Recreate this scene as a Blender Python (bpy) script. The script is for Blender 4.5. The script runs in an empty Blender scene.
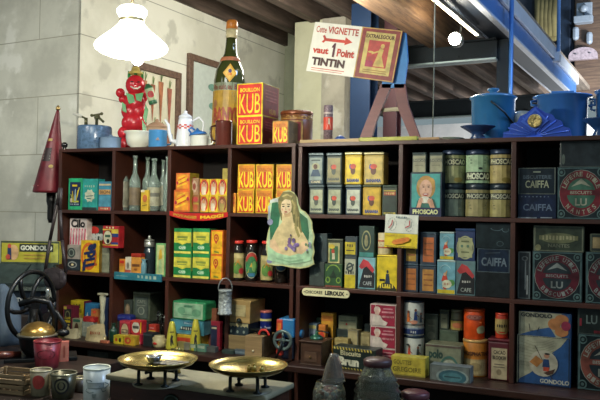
import bpy, bmesh, math, random
from math import sin, cos, pi, radians, atan2, sqrt
from mathutils import Vector, Matrix
random.seed(7)

# ------------------------------------------------------------------ camera
FPX = 740.0
YAW, PIT, ROL = radians(24.8), math.atan(12 / 740), radians(1)
_s, _c, _sp, _cp = sin(YAW), cos(YAW), sin(PIT), cos(PIT)
FWD = Vector((-_s * _cp, _c * _cp, _sp))
_R0, _U0 = Vector((_c, _s, 0)), Vector((_s * _sp, -_c * _sp, _cp))
RGT = _R0 * cos(ROL) + _U0 * sin(ROL)
UPV = _U0 * cos(ROL) - _R0 * sin(ROL)
CAM = Vector((0, 0, 1.6))
cd = bpy.data.cameras.new('camera')
cam = bpy.data.objects.new('camera', cd)
bpy.context.scene.collection.objects.link(cam)
cd.sensor_width = 36.0
cd.lens = FPX / 600 * 36
cd.clip_end = 100
_m = Matrix((RGT, UPV, -FWD)).transposed().to_4x4()
_m.translation = CAM
cam.matrix_world = _m
S = bpy.context.scene
S.camera = cam

# ------------------------------------------------------------------ exposure, world, lights
S.view_settings.view_transform = 'Standard'
S.view_settings.look = 'None'
S.view_settings.gamma = 1
S.view_settings.use_curve_mapping = False
S.view_settings.exposure = 0.80
w = bpy.data.worlds.new('world'); S.world = w; w.use_nodes = True
w.node_tree.nodes['Background'].inputs[0].default_value = (0.62, 0.80, 0.86, 1)
w.node_tree.nodes['Background'].inputs[1].default_value = 0.19

def light(kind, name, loc, energy, col, size=0.1, aim=None, **kw):
    l = bpy.data.lights.new(name, kind); l.energy = energy; l.color = col
    if kind == 'AREA': l.shape = 'DISK'; l.size = size
    else: l.shadow_soft_size = size
    for k, v in kw.items(): setattr(l, k, v)
    o = bpy.data.objects.new(name, l); S.collection.objects.link(o); o.location = loc
    if aim is not None:
        o.rotation_euler = (Vector(aim) - Vector(loc)).to_track_quat('-Z', 'Y').to_euler()
    return o
light('AREA', 'ceiling_room_light', (-2.1, 0.9, 3.15), 10.5, (.96, 1.0, .92), 1.0, (-2.5, 3.7, 2.0), spread=radians(120))
light('AREA', 'left_wall_fill_light', (-3.6, 1.4, 3.1), 4.5, (1.0, .98, .92), .6, (-4.1, 4.0, 2.1), spread=radians(85))  # added fill that lifts the left wall, not an actual ceiling lamp
light('AREA', 'ceiling_room_light', (1.2, 0.4, 3.1), 3.0, (.80, .95, 1.0), 1.4, (-0.6, 3.6, 1.2))
light('AREA', 'upper_floor_daylight', (2.6, 3.6, 5.2), 115, (.42, .62, 1.0), 1.2, (-0.3, 5.0, 2.3))
light('AREA', 'hall_light', (1.2, 9.6, 2.7), 200, (.95, .98, 1.0), 1.0, (-0.4, 12, 1.6))
light('POINT', 'joist_fill_light', (-1.0, 8.2, 1.7), 16, (1, .93, .85), .4)  # added fill under the far joists to brighten them, no lamp hangs here
light('POINT', 'back_wall_fill_light', (-2.0, 4.75, 2.95), 38, (1, .98, .88), 0.25)  # added fill behind the shelving that raises the walls, not a room lamp

# ------------------------------------------------------------------ helpers
def ray(px, py): return FWD + RGT * ((px - 300) / FPX) + UPV * ((200 - py) / FPX)
def onY(px, py, Y):
    d = ray(px, py); return CAM + d * ((Y - CAM.y) / d.y)
def onZ(px, py, Z):
    d = ray(px, py); return CAM + d * ((Z - CAM.z) / d.z)
def atD(px, py, D): return CAM + ray(px, py) * D
def depth(p): return (Vector(p) - CAM).dot(FWD)
def facing(p, k=1.0): return atan2(-p[0], p[1]) * k

_M = {}
def lin(h):
    out = []
    for i in (0, 2, 4):
        v = int(h[i:i + 2], 16) / 255
        out.append(v / 12.92 if v <= .04045 else ((v + .055) / 1.055) ** 2.4)
    return tuple(out)
def mat(h, rough=.5, metal=0.0, dirt=.36, scale=26, em=0, glass=0, ior=1.45, emc=None, bump=0, coat=0):
    key = (h, rough, metal, dirt, scale, em, glass, bump, coat)
    if key in _M: return _M[key]
    m = bpy.data.materials.new('paint_' + h); m.use_nodes = True
    nt = m.node_tree; b = nt.nodes['Principled BSDF']; c = lin(h)
    b.inputs['Roughness'].default_value = rough; b.inputs['Metallic'].default_value = metal
    b.inputs['Base Color'].default_value = (*c, 1)
    if coat: b.inputs['Coat Weight'].default_value = coat
    if dirt or bump:
        tc = nt.nodes.new('ShaderNodeTexCoord'); n = nt.nodes.new('ShaderNodeTexNoise')
        n.inputs['Scale'].default_value = scale; n.inputs['Detail'].default_value = 6
        nt.links.new(tc.outputs['Object'], n.inputs['Vector'])
    if dirt:
        r = nt.nodes.new('ShaderNodeValToRGB')
        r.color_ramp.elements[0].position = .36; r.color_ramp.elements[1].position = .62
        k = 1 - dirt
        r.color_ramp.elements[0].color = (c[0] * k, c[1] * k, c[2] * k, 1)
        r.color_ramp.elements[1].color = (*c, 1)
        nt.links.new(n.outputs['Fac'], r.inputs[0]); nt.links.new(r.outputs[0], b.inputs['Base Color'])
    if bump:
        bp = nt.nodes.new('ShaderNodeBump'); bp.inputs['Strength'].default_value = bump; bp.inputs['Distance'].default_value = .02
        nt.links.new(n.outputs['Fac'], bp.inputs['Height']); nt.links.new(bp.outputs[0], b.inputs['Normal'])
    if em:
        b.inputs['Emission Color'].default_value = (*(lin(emc) if emc else c), 1); b.inputs['Emission Strength'].default_value = em
    if glass:
        b.inputs['Transmission Weight'].default_value = glass; b.inputs['IOR'].default_value = ior
    _M[key] = m; return m
def wood(name, h1, h2, rough=.55, scale=3.0, stretch=(1, 12, 12), bump=.15):
    if name in _M: return _M[name]
    m = bpy.data.materials.new(name); m.use_nodes = True; nt = m.node_tree; b = nt.nodes['Principled BSDF']
    tc = nt.nodes.new('ShaderNodeTexCoord'); mp = nt.nodes.new('ShaderNodeMapping'); n = nt.nodes.new('ShaderNodeTexNoise'); r = nt.nodes.new('ShaderNodeValToRGB')
    mp.inputs['Scale'].default_value = stretch; n.inputs['Scale'].default_value = scale; n.inputs['Detail'].default_value = 8; n.inputs['Roughness'].default_value = .65
    nt.links.new(tc.outputs['Object'], mp.inputs[0]); nt.links.new(mp.outputs[0], n.inputs['Vector']); nt.links.new(n.outputs['Fac'], r.inputs[0])
    r.color_ramp.elements[0].position = .35; r.color_ramp.elements[1].position = .68
    r.color_ramp.elements[0].color = (*lin(h1), 1); r.color_ramp.elements[1].color = (*lin(h2), 1)
    nt.links.new(r.outputs[0], b.inputs['Base Color']); b.inputs['Roughness'].default_value = rough
    bp = nt.nodes.new('ShaderNodeBump'); bp.inputs['Strength'].default_value = bump; bp.inputs['Distance'].default_value = .01
    nt.links.new(n.outputs['Fac'], bp.inputs['Height']); nt.links.new(bp.outputs[0], b.inputs['Normal'])
    _M[name] = m; return m
def plaster(name, h1, h2, hs, rows=None, off=(0, 0, 0), swap=False):
    m = bpy.data.materials.new(name); m.use_nodes = True; nt = m.node_tree; b = nt.nodes['Principled BSDF']
    N = nt.nodes.new; L = nt.links.new
    tc = N('ShaderNodeTexCoord'); n1 = N('ShaderNodeTexNoise'); n1.inputs['Scale'].default_value = 1.6; n1.inputs['Detail'].default_value = 9; n1.inputs['Roughness'].default_value = .62
    L(tc.outputs['Object'], n1.inputs['Vector'])
    r = N('ShaderNodeValToRGB'); r.color_ramp.elements[0].position = .42; r.color_ramp.elements[1].position = .56
    r.color_ramp.elements[0].color = (*lin(h2), 1); r.color_ramp.elements[1].color = (*lin(h1), 1)
    L(n1.outputs['Fac'], r.inputs[0]); col = r.outputs[0]
    n2 = N('ShaderNodeTexNoise'); n2.inputs['Scale'].default_value = 3.6; n2.inputs['Detail'].default_value = 5
    L(tc.outputs['Object'], n2.inputs['Vector'])
    r2 = N('ShaderNodeValToRGB'); r2.color_ramp.elements[0].position = .58; r2.color_ramp.elements[1].position = .64
    L(n2.outputs['Fac'], r2.inputs[0])
    mx = N('ShaderNodeMix'); mx.data_type = 'RGBA'; L(r2.outputs[0], mx.inputs[0]); L(col, mx.inputs[6]); mx.inputs[7].default_value = (*lin(hs), 1); col = mx.outputs[2]
    if rows:
        sp = N('ShaderNodeSeparateXYZ'); L(tc.outputs['Object'], sp.inputs[0]); cb = N('ShaderNodeCombineXYZ')
        L(sp.outputs[1 if swap else 0], cb.inputs[0]); L(sp.outputs[2], cb.inputs[1])
        mp = N('ShaderNodeMapping'); mp.inputs['Location'].default_value = off; L(cb.outputs[0], mp.inputs[0])
        bk = N('ShaderNodeTexBrick'); bk.inputs['Scale'].default_value = 1; bk.inputs['Brick Width'].default_value = 60; bk.inputs['Row Height'].default_value = rows
        bk.inputs['Mortar Size'].default_value = .004; bk.inputs['Mortar Smooth'].default_value = .4; L(mp.outputs[0], bk.inputs[0])
        m2 = N('ShaderNodeMix'); m2.data_type = 'RGBA'; L(bk.outputs['Fac'], m2.inputs[0]); L(col, m2.inputs[6]); m2.inputs[7].default_value = (*lin('9c9a88'), 1); col = m2.outputs[2]
    L(col, b.inputs['Base Color']); b.inputs['Roughness'].default_value = .85
    bp = N('ShaderNodeBump'); bp.inputs['Strength'].default_value = .5; bp.inputs['Distance'].default_value = .02; L(n1.outputs['Fac'], bp.inputs['Height']); L(bp.outputs[0], b.inputs['Normal'])
    return m

_T = {}
def text_tris(s, bold=.02):
    k = (s, bold)
    if k in _T: return _T[k]
    c = bpy.data.curves.new('t', 'FONT'); c.body = s; c.offset = bold; c.resolution_u = 3
    o = bpy.data.objects.new('t', c); me = o.to_mesh()
    vs = [(v.co.x, v.co.y) for v in me.vertices]; fs = [tuple(p.vertices) for p in me.polygons]
    o.to_mesh_clear(); bpy.data.objects.remove(o); bpy.data.curves.remove(c)
    x0 = min(v[0] for v in vs); x1 = max(v[0] for v in vs); y0 = min(v[1] for v in vs); y1 = max(v[1] for v in vs)
    _T[k] = ([((x - x0) / (x1 - x0), (y - y0) / (y1 - y0)) for x, y in vs], fs, (x1 - x0) / (y1 - y0))
    return _T[k]

BLUR = {'SAVON', 'THE', 'SOUPE', 'RIZ', 'Farine', 'INDIEN', 'LAIT', 'ENTREMETS', 'PLATEAU', 'TEA', 'ROYAL', 'MOKA', 'BISTRO', 'BAMCO', 'GAUFRETTES', 'moka'}
class G:
    """collects shapes with their materials, links them as one mesh"""
    def __init__(s): s.bm = bmesh.new(); s.ms = []
    def mi(s, m):
        if isinstance(m, str): m = mat(m)
        if m not in s.ms: s.ms.append(m)
        return s.ms.index(m)
    def face(s, pts, m, smooth=False):
        vs = [s.bm.verts.new(p) for p in pts]
        try: f = s.bm.faces.new(vs)
        except ValueError: return
        f.material_index = s.mi(m); f.smooth = smooth
    def box(s, x0, x1, y0, y1, z0, z1, m, bev=0, M=None):
        before = set(s.bm.faces)
        r = bmesh.ops.create_cube(s.bm, size=1)
        for v in r['verts']: v.co = Vector((x0 + (v.co.x + .5) * (x1 - x0), y0 + (v.co.y + .5) * (y1 - y0), z0 + (v.co.z + .5) * (z1 - z0)))
        if bev:
            es = list({e for v in r['verts'] for e in v.link_edges})
            bmesh.ops.bevel(s.bm, geom=es, offset=bev, segments=2, profile=.5, affect='EDGES')
        i = s.mi(m); nv = set()
        for f in s.bm.faces:
            if f not in before: f.material_index = i; nv.update(f.verts)
        if M is not None:
            for v in nv: v.co = M @ v.co
        return s
    def lathe(s, prof, m, n=28, c=(0, 0, 0), sx=1, sy=1, M=None, cap=True):
        rings = []; i = s.mi(m)
        for r, z in prof:
            rings.append([s.bm.verts.new(((c[0] + r * sx * cos(2 * pi * k / n)), c[1] + r * sy * sin(2 * pi * k / n), c[2] + z)) for k in range(n)])
        for a, b in zip(rings, rings[1:]):
            for k in range(n):
                f = s.bm.faces.new((a[k], a[(k + 1) % n], b[(k + 1) % n], b[k])); f.material_index = i; f.smooth = True
        if cap:
            for rg, fl in ((rings[0], 1), (rings[-1], 0)):
                f = s.bm.faces.new(rg[::-1] if fl else rg); f.material_index = i
        if M is not None:
            for rg in rings:
                for v in rg: v.co = M @ v.co
        return s
    def tube(s, pts, r, m, n=10, r2=None):
        pts = [Vector(p) for p in pts]; i = s.mi(m); rings = []; N = len(pts); up = None
        for k, p in enumerate(pts):
            d = (pts[min(k + 1, N - 1)] - pts[max(k - 1, 0)]).normalized()
            if up is None: up = Vector((0, 0, 1)) if abs(d.z) < .9 else Vector((1, 0, 0))
            a = d.cross(up).normalized(); up = a.cross(d).normalized()
            rr = r if r2 is None else r + (r2 - r) * k / (N - 1)
            rings.append([s.bm.verts.new(p + a * rr * cos(2 * pi * q / n) + up * rr * sin(2 * pi * q / n)) for q in range(n)])
        for a, b in zip(rings, rings[1:]):
            for k in range(n):
                f = s.bm.faces.new((a[k], a[(k + 1) % n], b[(k + 1) % n], b[k])); f.material_index = i; f.smooth = True
        s.bm.faces.new(rings[0][::-1]).material_index = i; s.bm.faces.new(rings[-1]).material_index = i
        return s
    def prism(s, pts, y0, y1, m, M=None):
        """outline in x,z extruded along y"""
        i = s.mi(m); a = [s.bm.verts.new((x, y0, z)) for x, z in pts]; b = [s.bm.verts.new((x, y1, z)) for x, z in pts]; n = len(pts)
        s.bm.faces.new(a).material_index = i; s.bm.faces.new(b[::-1]).material_index = i
        for k in range(n): s.bm.faces.new((a[k], b[k], b[(k + 1) % n], a[(k + 1) % n])).material_index = i
        if M is not None:
            for v in a + b: v.co = M @ v.co
        return s
    def ball(s, c, r, m, sx=1, sy=1, sz=1, n=14):
        before = set(s.bm.faces)
        r_ = bmesh.ops.create_uvsphere(s.bm, u_segments=n, v_segments=max(6, n // 2 + 2), radius=1)
        for v in r_['verts']: v.co = Vector((c[0] + v.co.x * r * sx, c[1] + v.co.y * r * sy, c[2] + v.co.z * r * sz))
        i = s.mi(m)
        for f in s.bm.faces:
            if f not in before: f.material_index = i; f.smooth = True
        return s
    def pr(s, prints, mp, o=.0006, step=.0003):
        """printed decoration: flat shapes laid on the surface mp(u, v, offset)"""
        for P in prints:
            k = P[0]
            if k == 'r':
                _, u0, v0, u1, v1, c = P
                for q in range(8 if mp.curved else 1):
                    n = 8 if mp.curved else 1; a = u0 + (u1 - u0) * q / n; b = u0 + (u1 - u0) * (q + 1) / n
                    s.face([mp(a, v0, o), mp(b, v0, o), mp(b, v1, o), mp(a, v1, o)], c, mp.curved)
            elif k == 'e':
                _, cu, cv, ru, rv, c = P; n = 10
                for q in range(n):
                    a = -cos(pi * q / n); b = -cos(pi * (q + 1) / n); ha = sqrt(max(0, 1 - a * a)); hb = sqrt(max(0, 1 - b * b))
                    pts = [(a, -ha), (b, -hb)] + ([(b, hb)] if hb > 1e-4 else []) + ([(a, ha)] if ha > 1e-4 else [])
                    s.face([mp(cu + x * ru, cv + y * rv, o) for x, y in pts], c, mp.curved)
            elif k == 'o':
                _, cu, cv, ru, rv, t, c = P[:7]; a0, a1 = P[7:9] if len(P) > 7 else (0, 360); n = 28
                for q in range(n):
                    A = radians(a0 + (a1 - a0) * q / n); B = radians(a0 + (a1 - a0) * (q + 1) / n)
                    s.face([mp(cu + ru * cos(A), cv + rv * sin(A), o), mp(cu + ru * cos(B), cv + rv * sin(B), o), mp(cu + ru * (1 - t) * cos(B), cv + rv * (1 - t) * sin(B), o), mp(cu + ru * (1 - t) * cos(A), cv + rv * (1 - t) * sin(A), o)], c, mp.curved)
            elif k == 't':
                _, tx, u0, v0, u1, v1, c = P[:7]; bd = P[7] if len(P) > 7 else .02; sl = P[8] if len(P) > 8 else 0
                if tx in BLUR:      # lettering too small to read: uneven little strokes
                    n = len(tx); rr = random.Random(tx)
                    for j in range(n):
                        a, b = u0 + (u1 - u0) * (j + .12) / n, u0 + (u1 - u0) * (j + .5 + .35 * rr.random()) / n; lo = v0 + (v1 - v0) * .25 * rr.random()
                        s.face([mp(a, lo, o), mp(b, lo, o), mp(b, v1 - (v1 - v0) * .2 * rr.random(), o), mp(a, v1, o)], c)
                    o += step; continue
                vs, fs, _ = text_tris(tx, bd)
                for f in fs: s.face([mp(u0 + vs[q][0] * (u1 - u0), v0 + vs[q][1] * (v1 - v0) + sl * vs[q][0], o) for q in f], c)
            elif k == 'c':
                _, tx, cu, cv, ru, rv, a0, a1, hh, c = P; n = len(tx)
                for j, ch in enumerate(tx):
                    if ch == ' ': continue
                    A = radians(a0 + (a1 - a0) * (j + .5) / n); fl = 1 if sin((radians(a0) + radians(a1)) / 2) > 0 else -1
                    vs, fs, asp = text_tris(ch, .02); hw = hh * .36
                    for f in fs:
                        pts = []
                        for q in f:
                            x = (vs[q][0] - .5) * 2 * hw; y = (vs[q][1] - .5) * hh
                            pts.append(mp(cu + cos(A) * (ru + fl * y) + fl * sin(A) * x, cv + sin(A) * (rv + fl * y * rv / ru) - fl * cos(A) * x * rv / ru, o))
                        s.face(pts, c)
            elif k == 'p':
                s.face([mp(x, y, o) for x, y in P[1]], P[2])
            elif k == 'l':
                pts, wd, c = P[1:4]
                for (x0, y0), (x1, y1) in zip(pts, pts[1:]):
                    dx, dy = x1 - x0, y1 - y0; L = sqrt(dx * dx + dy * dy) or 1; nx, ny = -dy / L * wd / 2, dx / L * wd / 2
                    s.face([mp(x0 - nx, y0 - ny, o), mp(x1 - nx, y1 - ny, o), mp(x1 + nx, y1 + ny, o), mp(x0 + nx, y0 + ny, o)], c)
            o += step
        return s
    def build(s, name, parent=None, loc=None, rz=0, smooth_angle=None):
        me = bpy.data.meshes.new(name); s.bm.normal_update(); s.bm.to_mesh(me); s.bm.free()
        for m in s.ms: me.materials.append(m)
        o = bpy.data.objects.new(name, me); S.collection.objects.link(o)
        if parent: o.parent = parent
        if loc is not None: o.location = loc
        if rz: o.rotation_euler = (0, 0, rz)
        return o
def tag(o, label, cat, group=None):
    o['label'] = label; o['category'] = cat
    if group: o['group'] = group
    return o
def thing(name, label, cat, loc, rz=0, group=None):
    o = bpy.data.objects.new(name, None); o.empty_display_size = .05; S.collection.objects.link(o); o.location = loc; o.rotation_euler = (0, 0, rz)
    return tag(o, label, cat, group)
def struct(o): o['kind'] = 'structure'; return o
def front(w, d, h, z0=0):
    f = lambda u, v, o: ((u - .5) * w, -d / 2 - o, z0 + v * h)
    f = _wrap(f); return f
class _wrap:
    def __init__(s, f, curved=False): s.f = f; s.curved = curved
    def __call__(s, u, v, o): return s.f(u, v, o)
def rside(w, d, h, z0=0): return _wrap(lambda u, v, o: (w / 2 + o, (u - .5) * d, z0 + v * h))
def wrapc(r, h, span=pi, z0=0): return _wrap(lambda u, v, o: ((r + o * 1.5) * sin((u - .5) * span), -(r + o * 1.5) * cos((u - .5) * span), z0 + v * h), True)
def carton(name, label, cat, x0, x1, yt, fl, Y=3.58, dep=.10, col='808080', prints=(), group=None, lid=None, rz=0, bev=.002, side=(), rough=.5, dirt=.36, edge=None, metal=0):
    """box whose front face sits on plane Y between two sight lines and stands on height fl"""
    a = onY(x0, yt, Y); b = onY(x1, yt, Y); W = b.x - a.x; zt = onY((x0 + x1) / 2, yt, Y).z; H = zt - fl
    cx, cy = (a.x + b.x) / 2, Y + dep / 2
    cm = mat(col, rough, metal, dirt) if isinstance(col, str) else col
    if dirt >= .5:      # old scuffed tinware: the printing is worn like the ground
        prints = [tuple(mat(q, .4, .2, .65, 14) if isinstance(q, str) and len(q) == 6 and all(ch in '0123456789abcdef' for ch in q) else q for q in P) for P in prints]
    g = G(); bh = H
    root = None
    if lid:
        root = thing(name, label, cat, (cx, cy, fl), rz, group); bh = H - lid[1]
    g.box(-W / 2, W / 2, -dep / 2, dep / 2, 0, bh, cm, min(bev, W * .2))
    if edge:
        e = edge[1]; g.pr([('r', .02, .01, .98, e, edge[0]), ('r', .02, 1 - e, .98, .99, edge[0]), ('r', .02, e, .02 + e * H / W, 1 - e, edge[0]), ('r', .98 - e * H / W, e, .98, 1 - e, edge[0])], front(W, dep, bh))
    g.pr(prints, front(W, dep, bh), .0009); g.pr(side, rside(W, dep, bh))
    if lid:
        g.build('body', root)
        l = G(); l.box(-W / 2 - .0015, W / 2 + .0015, -dep / 2 - .0015, dep / 2 + .0015, bh, H, mat(lid[0], .4, .3, .2), .004); l.build('lid', root)
    else:
        tag(g.build(name, None, (cx, cy, fl), rz), label, cat, group)
    return zt
def can(name, label, cat, xc, wp, yt, fl, Yc=3.66, col='808080', prints=(), group=None, lid=None, rough=.4, span=pi, dirt=.25, turn=1.0, metal=0, prof=None):
    c = onY(xc, yt, Yc); r = wp / 2 * depth(c) / FPX; H = onY(xc, yt, Yc - r).z - fl; rz = facing(c, turn)
    cm = mat(col, rough, metal, dirt) if isinstance(col, str) else col
    g = G(); bh = H - (lid[1] if lid else 0)
    g.lathe([(r * .97, 0), (r, .003), (r, bh - .003), (r * .97, bh)], cm, 32)
    g.pr(prints, wrapc(r, bh, span), .0012, .0005)
    if lid:
        root = thing(name, label, cat, (c.x, c.y, fl), rz, group); g.build('body', root)
        l = G(); l.lathe([(r * 1.02, 0), (r * 1.03, .003), (r * 1.03, lid[1] - .004), (r * .98, lid[1])], mat(lid[0], .35, .3, .2), 32); o = l.build('lid', root); o.location = (0, 0, bh)
    else: tag(g.build(name, None, (c.x, c.y, fl), rz), label, cat, group)
    return fl + H

# ------------------------------------------------------------------ the room
TB = radians(3.6)
BX, BY = Vector((cos(TB), -sin(TB), 0)), Vector((sin(TB), cos(TB), 0))
C1 = Vector((-3.55, 4.0, 0))
def Bf(o, a=0, b=0, z=0):
    """place an object in the building's own axes (a along the walls, b away from the viewer)"""
    p = C1 + BX * a + BY * b; o.location = (p.x, p.y, z); o.rotation_euler = (0, 0, -TB); return o
def toB(p): d = Vector(p) - C1; return d.dot(BX), d.dot(BY), p[2]
BACK = 2.85; CEIL = 3.33
pl_left = plaster('plaster_left', 'cfcfc0', 'b8b8aa', 'e0e0d4', .415, (.4, .095, 0))
pl_side = plaster('plaster_side', 'e6e4d4', 'd8d6c4', 'c8c6b6', .415, (.2, .095, 0), True)
pl_green = plaster('plaster_green', 'b4b8a0', 'a2a890', 'b6baa2')
pl_grey = plaster('plaster_grey', 'b0aa98', '948f80', 'c4c0b0')
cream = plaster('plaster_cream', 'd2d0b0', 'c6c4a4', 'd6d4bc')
white_pl = plaster('plaster_white', 'd8d8d6', 'c6c8c8', 'e0e0e0')
g = G(); g.box(-7, 6, -5, 14, -.05, 0, wood('floor_boards', '3a2a20', '54402e')); struct(g.build('floor'))
g = G(); g.box(-3.0, 0, 0, .3, 0, CEIL + .3, pl_left); struct(Bf(g.build('wall_left')))
g = G(); g.box(-.3, 0, .3, BACK + .3, 0, CEIL + .3, pl_side); g.box(-.02, 0, 0, .3, 0, CEIL + .3, pl_side)
struct(Bf(g.build('wall_side'), .002))
g = G(); g.box(0, .9, 0, .3, 0, CEIL + .3, pl_green); struct(Bf(g.build('wall_back'), .004, BACK))
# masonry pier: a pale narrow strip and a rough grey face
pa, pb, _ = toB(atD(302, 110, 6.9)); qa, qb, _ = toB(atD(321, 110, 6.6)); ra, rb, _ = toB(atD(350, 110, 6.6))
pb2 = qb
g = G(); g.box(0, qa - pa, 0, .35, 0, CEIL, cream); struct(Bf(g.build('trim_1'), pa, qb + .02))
g = G(); g.box(0, ra - qa, 0, .35, 0, CEIL, pl_grey); struct(Bf(g.build('trim_2'), qa, qb))
# far white wall and upper-floor wall
fa, fb, _ = toB(atD(480, 120, 12.0))
g = G(); g.box(-4.2, 6, 0, .15, 0, 3.1, white_pl); struct(Bf(g.build('wall_far'), fa, fb))
dk_blue = mat('16202c', .6, 0, .2)
g = G(); g.box(-1.5, 5, 0, .12, 3.42, 6.4, mat('1b2736', .7, 0, .3)); struct(Bf(g.build('wall_upper'), fa, fb - .3))
# ceiling planks and joists
joist_m = wood('old_joist', '33291f', '66554a', .8, 2.0, (12, 1, 12), .3)
plank_m = wood('ceiling_plank', '5c5248', '94877a', .8, 2.0, (12, 1, 12), .3)
ga, gb, gz = toB(atD(513, 36, 6.2))          # the girder's lower outer edge
g = G(); g.box(-3.2, ga - .05, -6, 8.6, CEIL + .14, CEIL + .2, plank_m); struct(Bf(g.build('ceiling')))
a = -2.6; k = 0
while a < ga - .35:
    g = G(); g.box(-.05, .05, -6, 8.6, CEIL - .02, CEIL + .14, joist_m, .008)
    struct(Bf(g.build('trim_3'), a)); a += .37
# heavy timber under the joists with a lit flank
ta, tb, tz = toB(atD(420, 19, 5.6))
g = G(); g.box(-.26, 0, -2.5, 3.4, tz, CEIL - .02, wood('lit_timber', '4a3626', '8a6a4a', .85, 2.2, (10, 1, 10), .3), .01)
o = Bf(g.build('ceiling_beam'), ta); tag(o, 'heavy brown timber under the ceiling behind the thin cable', 'beam')
# ------------------------------------------------------------------ steelwork
steel_b = mat('3f6fae', .35, .3, .15, 6); steel_l = mat('b9c0cc', .4, .2, .12, 6); steel_g = mat('101c22', .8, 0, .25, 8); steel_n = mat('29486e', .45, .3, .2, 8)
root = thing('steel_girder', 'big blue painted steel girder with pale flanges running away at upper right', 'girder', (0, 0, 0)); Bf(root, ga, 0, gz)
g = G(); g.box(-.045, -.03, -6.5, 6.3, .018, .20, steel_b); g.build('web', root)
g = G(); g.box(-.20, -.0455, -6.5, 6.3, .002, .30, mat('1a2634', .5, .3, .2, 8)); g.build('dark_underside', root)  # dark navy box standing for the girder's dark underside
g = G(); g.box(-.22, -.2005, -6.5, 6.3, -.004, .02, steel_l); g.build('inner_flange', root)
g = G(); g.box(-.05, 0, -6.5, 6.3, 0, .018, steel_l); g.build('lower_flange', root)
g = G(); g.box(-.029, 0, -6.5, 6.3, .2005, .33, steel_l, .004); g.build('upper_flange', root)
def hpost(name, label, px, wpx, D, z0, z1, m, cap=None):
    p = atD(px, 100, D); w = wpx * D / FPX; g = G(); t = .012
    g.box(-w / 2, w / 2, -w / 2, -w / 2 + t, z0, z1, m); g.box(-w / 2, w / 2, w / 2 - t, w / 2, z0, z1, m); g.box(-t / 2, t / 2, -w / 2 + t, w / 2 - t, z0, z1, m)
    for zz in (2.75, 2.83, 2.95, 3.0):
        for xx in (-.3, .3): g.box(xx * w - .006, xx * w + .006, -w / 2 - .006, -w / 2, zz - .006, zz + .006, m)
    o = g.build(name, None, (p.x, p.y, 0), -TB); return tag(o, label, 'post', 'steel posts')
hpost('steel_post', 'dark green steel post under the blue girder at the cross beam end', 503, 11, 6.35, 0, gz, steel_g)
hpost('steel_post', 'wide navy blue steel post behind the tilted white and red sign', 364, 21, 6.05, 0, CEIL - .03, mat('1b3454', .4, .3, .15, 6))
hpost('steel_post', 'dark red painted post just right of the wide navy post', 392.5, 14, 6.2, 0, CEIL - .03, mat('4a2428', .5, .2, .2, 6))
p = atD(511, 60, 5.95); g = G(); g.lathe([(.018, 0), (.018, 4.4)], steel_b, 14); tag(g.build('upright_pole', None, (p.x, p.y, 0)), 'thin bright blue pole standing against the dark green post', 'pole')
q = atD(569, 60, 8.0); qa_, qb_, _ = toB(q); g = G(); g.lathe([(.02, 0), (.02, 2.0)], mat('6f9bd6', .35, .2, .1), 14); g.box(-.05, 0.02, -.05, .05, 0, .1, steel_l)
o = Bf(g.build('railing_post'), ga + .02, qb_, gz + .18); tag(o, 'thin light blue railing post rising off the girder flank', 'railing post')
def crossbeam(label, x0, x1, yt, yb, D):
    a0, b0, z0 = toB(atD(x1, yt, D)); zb = atD(x1, yb, D).z; a1 = ga - .2
    L = (x1 - x0) * D / FPX * 1.12
    g = G(); g.box(-L, 0, 0, .015, zb, z0, steel_g); g.box(-L, 0, -.05, .08, z0 - .014, z0, steel_g); g.box(-L, 0, -.05, .08, zb, zb + .014, mat('8a9a98', .4, .3, .1))
    for i in range(6): g.box(-L + .1 + i * L / 6, -L + .116 + i * L / 6, -.012, 0, zb + .05, zb + .066, steel_g)
    o = Bf(g.build('cross_beam'), a0, b0); tag(o, label, 'beam', 'green steel cross beams')
crossbeam('near dark green steel cross beam meeting the bolted post', 404, 497, 38.5, 60, 6.3)
crossbeam('far dark green cross beam low behind the blue pot', 416, 545, 94, 113, 9.6)
# track and spot lamp
la, lb, lz = toB(atD(482, 39, 6.0))
g = G(); g.box(-.02, .02, -3.2, 0, 0, .03, mat('22262a', .4, .3, 0)); tr = Bf(g.build('light_track'), la, lb - .05, lz); tag(tr, 'slim dark ceiling light track with a glowing strip', 'light track')
g = G(); g.box(-.012, .012, -2.8, -.1, -.006, 0, mat('fff4c8', .4, 0, 0, em=6)); g.build('glowing_strip', tr)
sp = atD(457, 41, 5.6); root = thing('spot_lamp', 'small glaring round spot lamp hanging from the ceiling track', 'lamp', sp)
g = G(); g.lathe([(.02, .07), (.045, .06), (.052, 0), (.05, -.015)], mat('2b2d2e', .4, .4, 0), 18, M=Matrix.Rotation(radians(75), 4, 'X')); g.build('housing', root)
g = G(); g.ball((0, -.075, -.0), .046, mat('fffdf0', .3, 0, 0, em=30)); g.build('bulb', root)
g = G(); g.tube([(0, .02, .03), (.02, .02, .08), (.02, .03, .17)], .008, mat('2b2d2e', .4, .4, 0)); g.build('bracket', root)
light('POINT', 'spot_lamp_light', sp + Vector((0, -.12, -.03)), 10, (1, .9, .72), .05)
light('SPOT', 'timber_spot_light', atD(470, 60, 5.4) + Vector((0.1, -.3, 0)), 11, (1, .72, .42), .05, atD(425, 12, 5.7), spot_size=radians(50), spot_blend=.8)
# cable
p = atD(433.5, 80, 4.5); g = G(); g.tube([(0, 0, 1.97), (.002, 0, 2.7), (0, 0, 3.46)], .0035, mat('9aa090', .5)); tag(g.build('hanging_cable', None, (p.x, p.y, 0)), 'thin pale cable dropping vertically from the ceiling to the shelf top', 'cable')
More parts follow.
